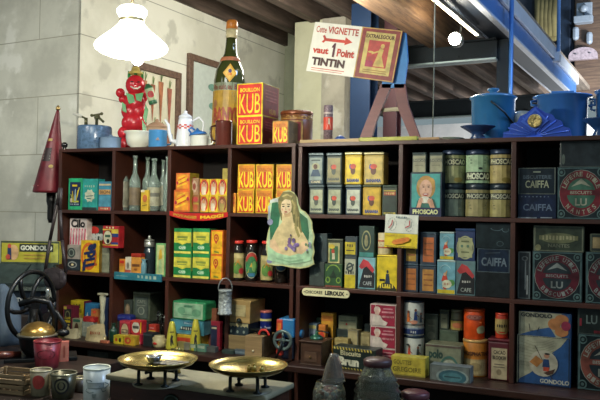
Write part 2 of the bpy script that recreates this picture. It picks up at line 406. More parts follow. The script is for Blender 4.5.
# things on the upper floor
ub = fb - .3
def up(px, py):
    """point on the upper floor's back wall"""
    n = BY; d = ray(px, py); P0 = C1 + BY * (ub - .02); t = (P0 - CAM).dot(n) / d.dot(n); return CAM + d * t
def upbox(name, label, cat, x0, x1, y0, y1, m, d=.1, yo=0, dec=None, bev=.02, group=None):
    A, B = up(x0, y1), up(x1, y0); aa, _, _ = toB(A); ba, _, _ = toB(B); W = ba - aa; H = B.z - A.z; A.z = A.z
    g = G(); g.box(0, W, -d, 0, 0, H, m, bev)
    if dec: dec(g, W, H, -d)
    o = Bf(g.build(name), aa, ub - .005 - yo, A.z); return tag(o, label, cat, group)
upbox('wooden_partition', 'brown wooden panel on the upper floor wall at top right', 'panel', 574, 606, -40, 97, wood('upper_wood', '4c3c34', '76604e'), .05)
upbox('painted_board', 'tall navy blue board on the upper floor left of the wooden panel', 'board', 557, 572, -40, 70, mat('16283e', .5), .05)
def folds(g, W, H, y):
    for i in range(5): g.tube([(W * (.1 + .2 * i), y - .01, .06), (W * (.13 + .18 * i), y - .04, H * .5), (W * (.1 + .2 * i), y, H - .02)], .05, mat('7c724a', .9, 0, .35, 6))
upbox('hanging_sack', 'limp khaki cloth sack hanging on the upper floor above the girder', 'sack', 536, 558, -6, 43, mat('7c724a', .9, 0, .35, 6), .06, 0, folds, .03)
enam = mat('9aa6b4', .3, 0, .15); dkr = mat('55606c', .4)
def rack(g, W, H, y):
    g.box(-.02, W + .02, y - .12, y, 0, .1, enam, .01); g.box(W * .44, W * .56, y - .03, y, 0, .3, dkr, .01); g.ball((W / 2, y - .04, .22), .06, enam)
upbox('enamel_rack', 'square pale enamel rack with a white ledge high on the wooden panel', 'rack', 577, 593, 3, 26, enam, .04, .06, rack, .01)
for (x0, x1, y0, y1, l) in ((573.5, 580, 28, 42, 'left'), (587, 593.5, 33, 46, 'right')):
    upbox('enamel_box', f'small pale upright enamel box, {l} one of the two under the square rack', 'box', x0, x1, y0, y1, enam, .1, .06, None, .04, 'small enamel boxes on the panel')
A = up(584, 61); aa, _, _ = toB(A); g = G(); n = 20
g.prism([(-.2, 0)] + [(.2 * -cos(pi * i / n), .06 + .12 * sin(pi * i / n)) for i in range(n + 1)] + [(.2, 0)], -.08, 0, mat('b8a8b0', .4)); g.lathe([(.015, 0), (.015, .01)], dkr, 10, (-.1, -.09, .08)); g.lathe([(.015, 0), (.015, .01)], dkr, 10, (.1, -.09, .08))
tag(Bf(g.build('wall_scoop'), aa, ub - .07, A.z), 'pale half-round enamel scoop below the two small white boxes', 'scoop')
# framed prints on the side wall (plane a = 0.004)
def onside(px, py):
    d = ray(px, py); P0 = C1; t = (P0 - CAM).dot(BX) / d.dot(BX); return toB(CAM + d * t)
def picture(label, x0, x1, yt, prints, paper):
    _, b0, zt = onside(x0, yt); _, b1, _ = onside(x1, yt); H = 1.02; W = b1 - b0; zb = zt - H
    root = thing('framed_picture', label, 'picture', (0, 0, 0), 0, 'framed plant prints on the side wall'); Bf(root, .004, b0, zb)
    fr = G(); wd = wood('frame_wood', '5c4438', '7c6250'); f = .055
    for (y0, y1, z0, z1) in ((0, W, 0, f), (0, W, H - f, H), (0, f, f, H - f), (W - f, W, f, H - f)): fr.box(0, .035, y0, y1, z0, z1, wd, .004)
    fr.build('frame', root)
    s = G(); s.box(0, .012, f - .01, W - f + .01, f - .01, H - f + .01, mat(paper, .6, 0, .08)); s.pr(prints, _wrap(lambda u, v, o: (.012 + o * 2, f + u * (W - 2 * f), f + v * (H - 2 * f)))); s.build('print', root)
def carrot(u, v, h, w, c): return [('p', [(u - w, v), (u + w, v), (u + w * .5, v - h * .55), (u, v - h), (u - w * .5, v - h * .5)], c), ('l', [(u, v), (u, v + .07)], .02, '6d8a4a'), ('l', [(u, v), (u + .04, v + .06)], .014, '6d8a4a')]
P = []
for (u, v, h, w_, c) in ((.16, .92, .3, .05, 'c07a54'), (.36, .9, .34, .065, 'b86c48'), (.58, .94, .4, .07, 'c07a54'), (.82, .9, .38, .07, 'ba705a'), (.42, .55, .3, .07, 'ba704c'), (.62, .52, .26, .05, 'b86c48'), (.8, .48, .2, .07, 'c07a54')): P += carrot(u, v, h, w_, c)
P += [('e', .62, .14, .25, .05, 'b09078'), ('p', [(.4, .14), (.84, .14), (.78, .02), (.46, .02)], 'a8846a')]
picture('framed print of orange carrots on cream paper behind the red tomato figure', 133, 178.5, 61, P, 'e2dcc0')
P = [('l', [(.55, .1), (.52, .4), (.56, .8)], .02, '6f9a8a')] + [('e', .55 + dx, y, .09, .035, '7aa896') for dx, y in ((-.12, .8), (.1, .74), (-.1, .62), (.12, .55), (-.08, .4), (.1, .3))]
picture('framed print of a green plant on pale blue paper behind the tall bottle', 186.5, 240, 53, P, 'cfd8cf')

# ------------------------------------------------------------------ shelving
SW = wood('shelf_wood', '30180f', '4c261a', .45, 2.5, (1, 1, 1), .12)
SWB = wood('shelf_back', '12100f', '1e1a18', .8, 2.5, (1, 1, 1), .1)
YF, YB, TH = 3.55, 3.90, .020
FL = [1.966, 1.589, 1.211, .82]
def shelving(name, label, xs, xl, xr):
    root = thing(name, label, 'shelving', (xl, YF, 0))
    def part(n, x0, x1, y0, y1, z0, z1, m=SW):
        g = G(); g.box(x0 - xl, x1 - xl, y0 - YF, y1 - YF, z0, z1, m, .0015); g.build(n, root)
    for z in FL[:3]: part('shelf_board', xl, xr, YF, YB, z - TH, z)
    for x in (xl, xr - .022): part('side_panel', x, x + .022, YF + .001, YB, .83 if 0 else 0, FL[0] - TH - .0005)
    zs = [FL[3]] + [FL[2], FL[1], FL[0]]
    for x in xs:
        for z0, z1 in ((FL[3], FL[2]), (FL[2], FL[1]), (FL[1], FL[0])): part('divider', x - .011, x + .011, YF + .001, YB, z0 + .0005, z1 - TH - .0005)
    part('back_panel', xl + .0005, xr - .0005, YB + .0005, YB + .012, .02, FL[0] - .001, SWB)
    part('lower_shelf', xl + .023, xr - .023, YF + .01, YB, .35, .37)
XA0, XA1, XB0, XB1 = -3.30, -1.672, -1.655, .02
shelving('open_shelving', 'tall dark red-brown wooden pigeonhole shelving on the left, four bays wide', [-2.875, -2.475, -2.075], XA0, XA1)
shelving('open_shelving', 'wider-bayed dark wooden shelving on the right filled with old tins', [-1.092, -.545], XB0, XB1)
CW = wood('counter_wood', '221410', '3c241c', .4, 2.5, (1, 8, 8), .12)
def ledge(label, x0, x1):
    g = G(); g.box(x0, x1, 3.41, YF - .0, FL[3] - .035, FL[3], CW, .006); g.box(x0 + .023, x1 - .023, YF - .0005, YB - .001, FL[3] - .03, FL[3], CW)
    tag(g.build('counter_ledge'), label, 'counter')
ledge('dark wooden ledge under the left shelving carrying the small packets', XA0, XA1)
ledge('dark wooden ledge along the foot of the right shelving', XB0, XB1)
# front counter
g = G(); FC = wood('front_counter_top', '18100c', '2c1e18', .45, 2.5, (1, 8, 8), .12); g.box(-3.3, 1.2, 1.55, 2.12, .89, .93, FC, .006); root = tag(g.build('front_counter'), 'dark wooden front counter carrying the brass scales and jars', 'counter')
g = G(); g.box(-3.28, 1.18, 1.6, 2.08, 0, .889, wood('counter_front', '241713', '38241c')); g.build('body', root)

# ================================================================== bay 1
R, YL, WH, NV, GR, RD, BK, CR, TE = 'c8281c', 'e6c818', 'e6e4d4', '182a58', '1f8a46', 'c42a20', '181818', 'dcd0a0', '2a9a90'
F0, F1, F2, F3 = FL
carton('soap_carton', 'bright green carton with a navy and yellow firework label in the top left bay', 'carton', 68.7, 82.3, 178.3, F1, 3.58, .06, '25a872',
    [('r', .12, .12, .9, .88, '14264e'), ('p', [(.42, .22), (.6, .22), (.54, .66), (.5, .66)], 'a8c4cc'), ('l', [(.3, .6), (.42, .25)], .05, YL), ('l', [(.2, .5), (.38, .25)], .04, 'c8cc4a'), ('l', [(.72, .62), (.6, .3)], .05, YL), ('l', [(.82, .72), (.66, .4)], .05, 'd8c832'), ('r', .3, .74, .66, .8, YL), ('r', .3, .24, .8, .29, 'c8cc4a'), ('e', .24, .3, .08, .07, 'd8c8a8'), ('t', 'SAVON', .2, .15, .82, .2, 'b8c8d0')])
carton('soap_carton', 'teal carton with a white splash shape between the green and blue cartons', 'carton', 82.6, 97.6, 178.8, F1, 3.585, .07, '2b9b93',
    [('p', [(.5 + (.4 if i % 2 else .32) * cos(i * pi / 8) * .9, .46 + (.22 if i % 2 else .17) * sin(i * pi / 8)) for i in range(16)], 'c8ccb0'), ('l', [(.25, .44), (.75, .46)], .03, '2d6a66'), ('l', [(.3, .38), (.6, .36)], .03, '2d6a66'), ('t', 'SAVON', .15, .72, .85, .8, 'a0c0a8'), ('r', 0, 0, 1, .09, '2a3434')])
carton('soap_carton', 'blue carton with a cream band and red foot, beside the teal carton', 'carton', 98.8, 111.5, 181.5, F1, 3.58, .06, '3f87a0',
    [('r', .04, .86, .96, .92, 'c8b890'), ('r', .04, .55, .96, .72, 'c89a5a'), ('t', 'BION', .1, .58, .9, .69, '5a4a3a'), ('r', .02, .0, .98, .12, 'b8483a'), ('r', .06, .14, .94, .5, '4f93aa'), ('t', 'SAVON', .2, .03, .8, .09, CR)])
z = carton('dark_carton', 'dark carton with a small oval eye mark at the foot of the left bay', 'carton', 63, 80.5, 259, F2, 3.62, .10, '27333a', [('e', .55, .5, .26, .3, '9aa09a'), ('e', .55, .5, .2, .2, '2a3034'), ('e', .55, .5, .08, .1, CR)])
z = carton('grey_carton', 'pale grey carton with a dark round emblem under the pink striped packet', 'carton', 65.5, 81, 245, z, 3.62, .09, 'a49c90', [('e', .4, .45, .26, .36, '3c4844'), ('o', .4, .45, .18, .26, .3, '8a9488')])
st = []
for i in range(6): st += [('p', [(.03 + i * .165, .02), (.10 + i * .165, .02), (.13 + i * .165, .62), (.07 + i * .165, .62)], 'd8406a')]
carton('striped_packet', 'pink and white striped washing packet with black script on top', 'packet', 70, 87, 218.3, z, 3.625, .05, 'e6d8d0', st + [('l', [(.1 + .17 * i, .55), (.16 + .17 * i, .02)], .02, 'f0e8e4') for i in range(5)] + [('t', 'Cilo', .1, .66, .92, .96, BK, .04)])
carton('persil_packet'.replace('persil', 'washing'), 'dark green washing packet with red sun and white name behind the yellow one', 'packet', 86.5, 104, 225.5, z - .02, 3.68, .05, '26382f', [('e', .45, .8, .28, .16, RD), ('t', 'Pers', .06, .35, .96, .78, 'c8ccc4', .05)], side=())
g = None
z2 = carton('pale_carton', 'plain grey-green carton standing right of the yellow washing packet', 'carton', 99.5, 109.5, 247, F2, 3.60, .05, '8c9078', [('r', .1, .7, .9, .95, 'a4a68a')])
z2 = carton('washing_packet', 'yellow and orange washing packet with big blue slanted name', 'packet', 81, 99.5, 240.5, F2, 3.575, .06, 'e8bc1c',
    [('o', .45, .5, .42, .44, .25, 'd86a20'), ('o', .45, .5, .26, .26, .3, 'e08a20')] + [('l', [(.1, .12), (.9, .26)], .07, 'd8601c')] , side=[('r', 0, 0, 1, 1, '8a6a20')])
# slanted name runs up the packet
o = [q for q in S.collection.objects if q.name.startswith('washing_packet')][-1]
g = G(); me = o.data; g.bm.from_mesh(me); g.ms = list(me.materials)
a = onY(81, 240, 3.575); b = onY(99.5, 240, 3.575); W = b.x - a.x; H = z2 - F2
vs, fs, _ = text_tris('Tide', .05)
for f in fs:
    g.face([((-.42 + .72 * (1 - vs[q][1]) + .12 * vs[q][0]) * W * .9 - .0 * W, -.03 - .004, H * (.1 + .82 * vs[q][0] + .10 * (1 - vs[q][1]) - .08)) for q in f], NV)
g.bm.to_mesh(me); [me.materials.append(m) for m in g.ms[len(me.materials):]]
carton('tea_carton', 'small red carton with blue stripes and cream oval above the pale carton', 'carton', 103, 118.7, 226, z2 - .035 if 0 else 1.211 + (onY(104, 247, 3.60).z - 1.211), 3.545, .055, 'b4242a',
    [('r', .55, .66, 1, .8, 'd8c040'), ('r', .55, .5, 1, .66, '24407e'), ('r', .55, .12, 1, .26, '24407e'), ('r', 0, .8, 1, .86, 'd8c040'), ('r', 0, .1, 1, .16, 'd8a838'), ('e', .33, .47, .3, .35, 'd8d4b0'), ('o', .33, .47, .3, .35, .12, '7a2020'), ('r', .16, .48, .5, .6, '3c5a48'), ('e', .36, .3, .1, .1, BK), ('t', 'TEA', .2, .88, .8, .97, CR)])
# ================================================================== bay 2
glass = mat('c4d8cc', .12, 0, 0, glass=.72)
def bottle(name, label, xc, wp, yt, fl, Yc, m=glass, neck=.34, sh=.62, labels=(), cap=None, group=None, liquid=None):
    c = onY(xc, yt, Yc); r = wp / 2 * depth(c) / FPX; H = c.z - fl; root = thing(name, label, 'bottle', (c.x, c.y, fl), facing(c), group)
    nr = r * neck
    g = G(); g.lathe([(r * .8, 0), (r, .006), (r, H * sh * .8), (r * .93, H * sh * .9), (r * .6, H * sh * 1.02), (nr * 1.05, H * sh * 1.14), (nr, H * .9), (nr, H * .955), (nr * 1.3, H * .957), (nr * 1.3, H)], m, 24); g.build('glass_body', root)
    for (v0, v1, col, prs) in labels:
        g = G(); g.pr([('r', .1, 0, .9, 1, col)] + list(prs), wrapc(r * 1.01, H * (v1 - v0), pi, H * v0), .001, .0006); g.build('paper_label', root)
    if cap: g = G(); g.lathe([(nr * 1.5, 0), (nr * 1.5, H * .06)], mat(cap, .4), 18, (0, 0, H * .97)); g.build('cap', root)
    return root
bl = [(118 + 6, 11, 155, 3.66, 'c', [(.06, .52, '8c8a78', [('r', .2, .1, .8, .3, '7a7866')])], 'clear bottle with a grey blank label, furthest left in the bottle bay'),
      (135.5, 11, 155.5, 3.62, 'c', [(.1, .42, '7a6a52', [('p', [(.2, .4), (.8, .7), (.8, .9), (.3, .6)], 'a08058')])], 'clear bottle with a torn brown label, second in the bottle bay'),
      (148, 11, 157, 3.72, 'c', [], 'unlabelled clear bottle behind the yellow-labelled one'),
      (154.5, 13, 158.5, 3.64, 'c', [(.1, .45, 'a8a68c', [('r', .2, .5, .8, .7, '6c6c60')])], 'wide clear bottle with a pale label in the bottle bay middle right'),
      (163.5, 9, 160, 3.70, 'c', [(.12, .5, '9a9a86', [])], 'slim clear bottle with grey-green label near the bay divider'),
      (167.3, 7, 156.5, 3.62, 'c', [], 'slim unlabelled clear bottle against the right divider')]
for xc, wp, yt, Yc, k, lb_, ll in bl: bottle('glass_bottle', ll, xc, wp, yt, F1, Yc, labels=lb_, group='clear bottles in the second bay')
carton('yellow_carton', 'small yellow upright card with a red seal in front of the bottles', 'carton', 141, 148.5, 190, F1, 3.585, .02, 'd8b434', [('e', .55, .6, .3, .18, 'c46a3a'), ('l', [(.2, .25), (.85, .3)], .05, '8a6a20'), ('r', .0, .9, .5, 1, 'e4dcc0')])
zt = carton('packet_sign', 'long flat teal box lying along the shelf edge in the second bay', 'box', 114, 161, 273.2, F2 - .028, 3.535, .014, '2f7c8c', [('t', 'SAVON', .5, .25, .92, .75, 'a8b8a4'), ('l', [(.05, .5), (.3, .5)], .05, 'a8b8a4')])
carton('orange_packet', 'orange and yellow little packet at the left of the small second-bay row', 'packet', 119.3, 125, 259, F2, 3.60, .03, 'd88a2c', [('r', .1, .7, .9, .9, RD), ('r', .1, .1, .9, .5, 'e0b040')])
carton('white_packet', 'white little packet with a red end between two orange packets', 'packet', 125.4, 131, 257, F2, 3.60, .03, 'd8d0b8', [('r', 0, .0, 1, .25, 'c05a48'), ('e', .5, .5, .2, .2, '8a8070')])
carton('orange_tin', 'small orange tin with a red top in the second bay', 'tin', 131.3, 141, 253.5, F2, 3.60, .04, 'd4923c', [('r', .1, .45, .9, .6, '7a4a28'), ('t', 'THE', .3, .2, .7, .35, '7a3a20')], lid=('b83a2a', .022))
bottle('glass_jar', 'small blue-grey glass jar beside the orange tin', 144, 6, 259, F2, 3.62, mat('6f9aa8', .1, 0, .1), .8, .8)
def jar(name, label, xc, wp, yt, fl, Yc, body, lidc, lidh, labels=(), group=None, neck=.85):
    c = onY(xc, yt, Yc); r = wp / 2 * depth(c) / FPX; H = onY(xc, yt, Yc - r * .6).z - fl
    root = thing(name, label, 'jar', (c.x, c.y, fl), facing(c), group); bh = H - lidh
    g = G(); g.lathe([(r * .9, 0), (r, .008), (r, bh * .78), (r * .93, bh * .86), (r * neck * .9, bh * .92), (r * neck * .9, bh)], body, 28); g.build('jar_body', root)
    g = G(); g.lathe([(r * neck, 0), (r * neck * 1.02, .003), (r * neck * 1.02, lidh - .003), (r * neck * .95, lidh)], lidc, 28, (0, 0, bh + .0004)); g.build('lid', root)
    for prs, v0, v1 in labels:
        g = G(); g.pr(prs, wrapc(r * 1.01, bh * (v1 - v0), pi, bh * v0), .001, .0006); g.build('paper_label', root)
    return root, r, H
rt, r_, H_ = jar('storage_jar', 'dark glass jar with a domed silver lid in the second bay', 149.5, 12, 242, F2, 3.68, mat('243036', .12, 0, .1), mat('b8bcb0', .3, .7, .1), .03)
g = G(); g.lathe([(r_ * .85, 0), (r_ * .8, .012), (r_ * .3, .018), (.008, .02), (.009, .034), (.003, .04)], mat('b8bcb0', .3, .7, .1), 24, (0, 0, H_)); g.build('lid_knob', rt)
carton('tall_packet', 'tall pale green and yellow packet against the right divider of bay two', 'packet', 156, 165.6, 243.5, F2, 3.585, .05, '6ea86c', [('r', .12, .05, .88, .95, 'c4cc8c'), ('p', [(.3, .5), (.7, .55), (.6, .85), (.4, .8)], 'd8b030'), ('p', [(.3, .1), (.7, .1), (.6, .5), (.4, .5)], 'a8c890')])
# ================================================================== bay 3: soups
def maggi(x0, x1, yt, fl, lab, Y):
    return carton('soup_box', lab, 'box', x0, x1, yt, fl, Y, .10, 'd8682c', [('r', .08, .08, .92, .92, 'e0912c'), ('l', [(.15, .42), (.85, .68)], .16, 'ecc030'), ('l', [(.12, .2), (.8, .4)], .08, 'ecc030'), ('l', [(.2, .7), (.7, .86)], .06, 'ecc030'), ('e', .14, .42, .08, .09, 'b82040'), ('e', .88, .6, .08, .09, 'b82040'), ('l', [(.25, .34), (.8, .54)], .05, 'c03a20'), ('l', [(.2, .55), (.7, .76)], .04, 'c03a20')], 'orange soup boxes in bay three', side=[('r', 0, 0, 1, 1, 'a8902c'), ('e', .5, .5, .3, .3, 'b8402c')])
z = maggi(174, 190, 190, F1, 'larger orange and yellow soup box, lower of the two', 3.565)
maggi(176, 189.7, 173, z, 'smaller orange and yellow soup box stacked on the larger one', 3.57)
def face_pack(x0, x1, yt, fl, lab, muted, Y=3.62):
    c = ('e2c42c', 'd0382a', 'e8dcc0') if not muted else ('b89c34', '8c4434', 'b0a05a')  # second set holds duller versions of the same packet colours
    return carton('soup_packet', lab, 'packet', x0, x1, yt, fl, Y, .06, c[0], [('o', .48, .5, .46, .46, .3, c[1]), ('e', .48, .55, .30, .34, 'd8a890' if not muted else 'a8805c'), ('e', .45, .32, .25, .26, c[2]), ('r', .25, .08, .68, .3, c[2]), ('e', .48, .66, .14, .12, 'd8a070'), ('o', .48, .72, .2, .16, .4, '7a3020', 0, 180), ('e', .4, .68, .02, .02, BK), ('e', .55, .68, .02, .02, BK), ('t', 'SOUPE', .2, .9, .8, .98, RD)], 'soup packets with a portrait roundel in bay three')
zl = []
for i, (x0, x1, d) in enumerate(((199.7, 208.5, 0), (209.2, 217.8, 0), (218, 227, 1))):
    zl.append(face_pack(x0, x1, 196, F1, f"soup packet with a portrait roundel, lower row, {'left' if i == 0 else 'middle' if i == 1 else 'duller right'} one", d))
for i, (x0, x1, d) in enumerate(((199.8, 209.3, 0), (209.8, 218.2, 0), (218.4, 227.2, 0))):
    face_pack(x0, x1, 179, zl[i], f"soup packet with a portrait roundel, upper row, {('left', 'middle', 'right')[i]} one", d)
z = carton('soup_packet', 'brownish soup packet turned away beside the larger orange box', 'packet', 191, 199, 195, F1, 3.60, .05, '9c6a3c', [('e', .5, .3, .35, .2, 'b85a3a'), ('e', .6, .75, .3, .15, 'c04848'), ('r', 0, .45, 1, .55, 'b8a040')])
carton('soup_packet', 'brown and pale soup packet turned away in the upper row', 'packet', 190.7, 198.5, 178, z, 3.60, .05, '9c7a5a', [('e', .5, .5, .35, .35, 'c0a890'), ('e', .5, .5, .2, .2, '9a4a38')])
zk = zl[2] + .002
carton('yellow_box', 'little dull yellow box at the back above the soup packets', 'box', 222.5, 227.5, 168.3, onY(225, 179, 3.74).z if 0 else 1.589, 3.74, .05, 'a89a4c', [('r', .2, .4, .8, .6, '6c5a30')])
# curved red shelf banner
a = onY(169, 211.5, 3.54); b = onY(227.3, 211.5, 3.54); W = b.x - a.x; n = 16
g = G(); sag = lambda t: .026 * 4 * t * (1 - t)
top = [(W * i / n, .0 - sag(i / n) * .35) for i in range(n + 1)]; bot = [(W * i / n, -.024 - sag(i / n)) for i in range(n, -1, -1)]
for i in range(n):
    t0, t1 = i / n, (i + 1) / n
    g.prism([(W * t0, -sag(t0) * .4), (W * t1, -sag(t1) * .4), (W * t1, -.026 - sag(t1)), (W * t0, -.026 - sag(t0))], -.004, 0, mat('b8201e', .4, 0, .15))
mpb = lambda x, z, o: (x, -.004 - o, z)
def put_text(g, s, x0, x1, z0, h, c, zf):
    vs, fs, _ = text_tris(s, .05)
    for f in fs: g.face([(x0 + vs[q][0] * (x1 - x0), -.0052, z0 + vs[q][1] * h - zf((x0 + vs[q][0] * (x1 - x0)) / W)) for q in f], c)
put_text(g, 'POTAGES', W * .07, W * .48, -.021, .016, 'c8a030', lambda t: sag(t) * .8); put_text(g, 'MAGGI', W * .54, W * .93, -.022, .019, 'ecc828', lambda t: sag(t) * .8)
tag(g.build('shelf_banner', None, (a.x, 3.549, F1 + .004)), 'sagging red shelf banner with yellow capitals under the soup boxes', 'banner')
# green and yellow tins, bay 3 lower
def gy(x0, x1, yt, fl, lab):
    return carton('coffee_tin', lab, 'tin', x0, x1, yt, fl, 3.58, .10, '1f8a4a', [('r', .02, .3, .98, .86, 'd8cf48'), ('p', [(.02, .12), (.98, .12), (.98, .44), (.75, .44), (.5, .36), (.25, .44), (.02, .44)], '1a7a40'), ('r', .02, .02, .98, .11, 'e0d860'), ('l', [(.2, .66), (.8, .66)], .09, '8a9a40'), ('l', [(.25, .56), (.75, .56)], .05, '8a9a40'), ('e', .5, .25, .22, .09, '6fb080'), ('t', 'CAFE', .32, .2, .68, .3, 'e0e8d0')], 'green and yellow tins in bay three', side=[('r', 0, .3, 1, .86, '9a9a48')])
for (x0, x1), sd in (((173.7, 191.3), 'left'), ((192.8, 209.5), 'right')):
    z = gy(x0, x1, 254, F2, f'green and yellow tin, lower row {sd}')
    gy(x0 + .5, x1 + .3, 228.5, z, f'green and yellow tin, upper row {sd}')
def sb(x0, x1, yt, fl, lab): return carton('cocoa_carton', lab, 'carton', x0, x1, yt, fl, 3.585, .07, 'd86a20', [('r', .08, .04, .92, .95, 'e8b41c'), ('e', .45, .68, .2, .17, 'c03a28'), ('p', [(.25, .66), (.65, .66), (.45, .42)], 'c03a28'), ('o', .45, .68, .12, .1, .4, 'e8b41c'), ('l', [(.2, .28), (.8, .28)], .03, 'c88a20'), ('l', [(.3, .14), (.7, .1)], .07, '7a8a30')], 'orange cartons with a red heart in bay three')
z = sb(210.5, 222.7, 255, F2, 'orange-edged yellow carton with red heart, lower one'); sb(211, 223.3, 230.3, z, 'orange-edged yellow carton with red heart, upper one')
# ================================================================== bay 4
KUBP = [('r', .03, .03, .97, .97, 'cf2a1a'), ('t', 'KUB', .09, .08, .91, .68, 'ecd01c', .0), ('t', 'BOUILLON', .12, .74, .88, .86, 'ecd01c', .02), ('r', 0, .97, 1, 1, 'ecd01c'), ('r', 0, 0, .035, 1, 'ecd01c'), ('r', .965, 0, 1, 1, 'ecd01c'), ('r', 0, 0, 1, .03, 'ecd01c')]
KUBO = [('r', .05, .04, .95, .96, 'd88a22'), ('r', .05, .04, .95, .70, 'cf3a1a'), ('t', 'KUB', .08, .07, .94, .70, 'ecd824', .02), ('t', 'BOUILLON', .12, .74, .88, .86, 'c86020', .02)]
nm = ('left', 'middle', 'right')
for i, (x0, x1, xa, xb) in enumerate(((237.3, 254, 238, 255), (255.7, 272.8, 256, 273.6), (276, 291.3, 276.3, 292))):
    z = carton('stock_cube_tin', f'yellow and red stock cube tin, lower row {nm[i]} in the fourth bay', 'tin', x0, x1, 189.5, F1, 3.58, .11, 'e0b820', KUBO, 'stock cube tins in the fourth bay')
    carton('stock_cube_tin', f'yellow and red stock cube tin, upper row {nm[i]} in the fourth bay', 'tin', xa, xb, 164.3, z, 3.58, .11, 'e0b820', KUBO, 'stock cube tins in the fourth bay')
carton('orange_packet', 'narrow orange packet left of the stock cube tins', 'packet', 229.6, 236, 193, F1, 3.585, .06, 'd88c28', [('l', [(.2, .75), (.8, .75)], .12, 'c04828'), ('l', [(.2, .5), (.8, .5)], .1, 'c04828'), ('r', .1, .05, .9, .3, 'e8a83a')])
coff = mat('1e1a16', .08, 0, .1); redlid = mat('d03a30', .35, 0, .1)
LA = [('r', .1, 0, .9, 1, 'b0a468'), ('r', .15, .8, .85, .95, 'c8bc84'), ('l', [(.2, .86), (.8, .86)], .05, '6a3a28'), ('e', .45, .4, .22, .24, '5a8a3c'), ('e', .65, .28, .12, .12, 'b83030'), ('p', [(.35, .5), (.6, .55), (.5, .75)], 'c88a30')]
LB = [('e', .5, .5, .36, .5, 'd8ccb0'), ('e', .5, .5, .33, .47, '2f7a4a'), ('o', .5, .5, .33, .47, .3, 'b83a30', 20, 160), ('p', [(.3, .2), (.6, .3), (.5, .6)], 'e0a83a'), ('e', .62, .45, .1, .2, '7ab060'), ('r', .35, .08, .65, .2, '3a78a0')]
LC = [('e', .5, .5, .3, .3, 'b8b090'), ('e', .5, .5, .25, .24, '2f6a90'), ('p', [(.35, .5), (.65, .5), (.5, .7)], 'c8a048')]
for xc, yt, lb_, v, ll in ((238.5, 240.7, LA, (.08, .75), 'coffee jar with red lid and square fruit label, furthest left'), (252, 240.2, LB, (.08, .78), 'coffee jar with red lid and green oval label, second from left'),
        (267.5, 241, LA, (.06, .7), 'coffee jar with red lid partly behind the lady cutout'), (281.5, 241.5, LC, (.2, .7), 'coffee jar with red lid and small blue label, mostly hidden by the lady cutout')):
    jar('coffee_jar', ll, xc, 12.7, yt, F2, 3.64, coff, redlid, .017, [(lb_, *v)], 'coffee jars with red lids')
# ================================================================== bay 5 top: chocolate drink tins
def cap_tin(x0, x1, yt, fl, ll, body, lab, kind, lid=('4a5a5e', .016), Y=3.59):
    rnd = {'y': '2850a0', 'g': '24443a'}.get(kind, '24443a')
    P = [('r', .1, .03, .92, .92, lab)]
    if kind == 'c':
        P += [('r', .1, .03, .92, .16, body), ('t', 'CAFE', .2, .05, .82, .13, CR), ('e', .5, .62, .28, .13, 'a8ac88'), ('e', .48, .62, .14, .09, '5a3c30'), ('p', [(.16, .28), (.86, .28), (.68, .52), (.32, .52)], '2c4a66'), ('l', [(.2, .84), (.8, .84)], .05, '3c4c4c')]
    else:
        P += [('e', .35, .60, .08, .09, rnd), ('e', .49, .47, .14, .14, '5c3424' if kind == 'y' else '3e4c44'), ('e', .50, .61, .17, .085, 'd04a30'), ('t', 'BANANIA', .14, .08 if kind == 'y' else .14, .88, .2 if kind == 'y' else .24, '20408a' if kind == 'y' else '38484a', .05)]
        if kind != 'y': P += [('r', .1, .03, .92, .08, '4a5452')]
    return carton('drink_tin', ll, 'tin', x0, x1, yt, fl, Y, .08, body, P, 'chocolate drink tins in the fifth bay', lid=lid, bev=.006, side=[('r', .05, .02, .95, .95, body)])
z1 = cap_tin(309.3, 324, 184.5, F1, 'grey tin with pale capped-roundel label, lower row first', '3a4a4c', 'aab294', 'g')
z2 = cap_tin(327.3, 341.8, 184.5, F1, 'grey tin with pale capped-roundel label, lower row second', '3a4a4c', 'a4ac8c', 'g')
z3 = cap_tin(345.7, 361.2, 184.5, F1, 'grey-blue tin with pale capped-roundel label, lower row third', '34485a', 'c0c8b4', 'g')
z4 = cap_tin(362.8, 381.2, 184.8, F1, 'worn yellow tin on the lower row of the fifth bay', 'b8962c', 'd0ac28', 'y', ('4a5038', .012))
cap_tin(308.7, 323.5, 152.7, z1, 'slate-blue tin with a bust and blue hills, upper row first', '4c6068', '8a9c94', 'c')
cap_tin(326.6, 341.8, 152.7, z2, 'grey tin with olive label and small red cap, upper row second', '505a54', '948e62', 'g')
cap_tin(345, 362, 152, z3, 'bright yellow tin with blue lettering, upper row third', 'c8a81c', 'e6c81c', 'y', ('b0aa7c', .014))
cap_tin(364, 384, 152, z4, 'cream-yellow worn tin, upper row fourth in the fifth bay', 'b8a050', 'ccb45c', 'y', ('9a946c', .014))
carton('tea_tin', 'dark green tin with red band beside the worn yellow tin', 'tin', 382.5, 397.3, 185, F1, 3.59, .08, '2a3c30', [('r', .1, .05, .9, .12, 'b8a83c'), ('r', .1, .72, .9, .84, 'a83c2c'), ('t', 'INDIEN', .15, .74, .85, .82, 'd8c878'), ('r', .12, .14, .88, .7, '1e342c'), ('r', .1, .86, .9, .9, 'b8a83c'), ('t', 'CAFE', .25, .055, .75, .11, '2a3c30')], lid=('3c4c40', .012), side=[('r', .1, .05, .9, .12, 'b8a83c')])
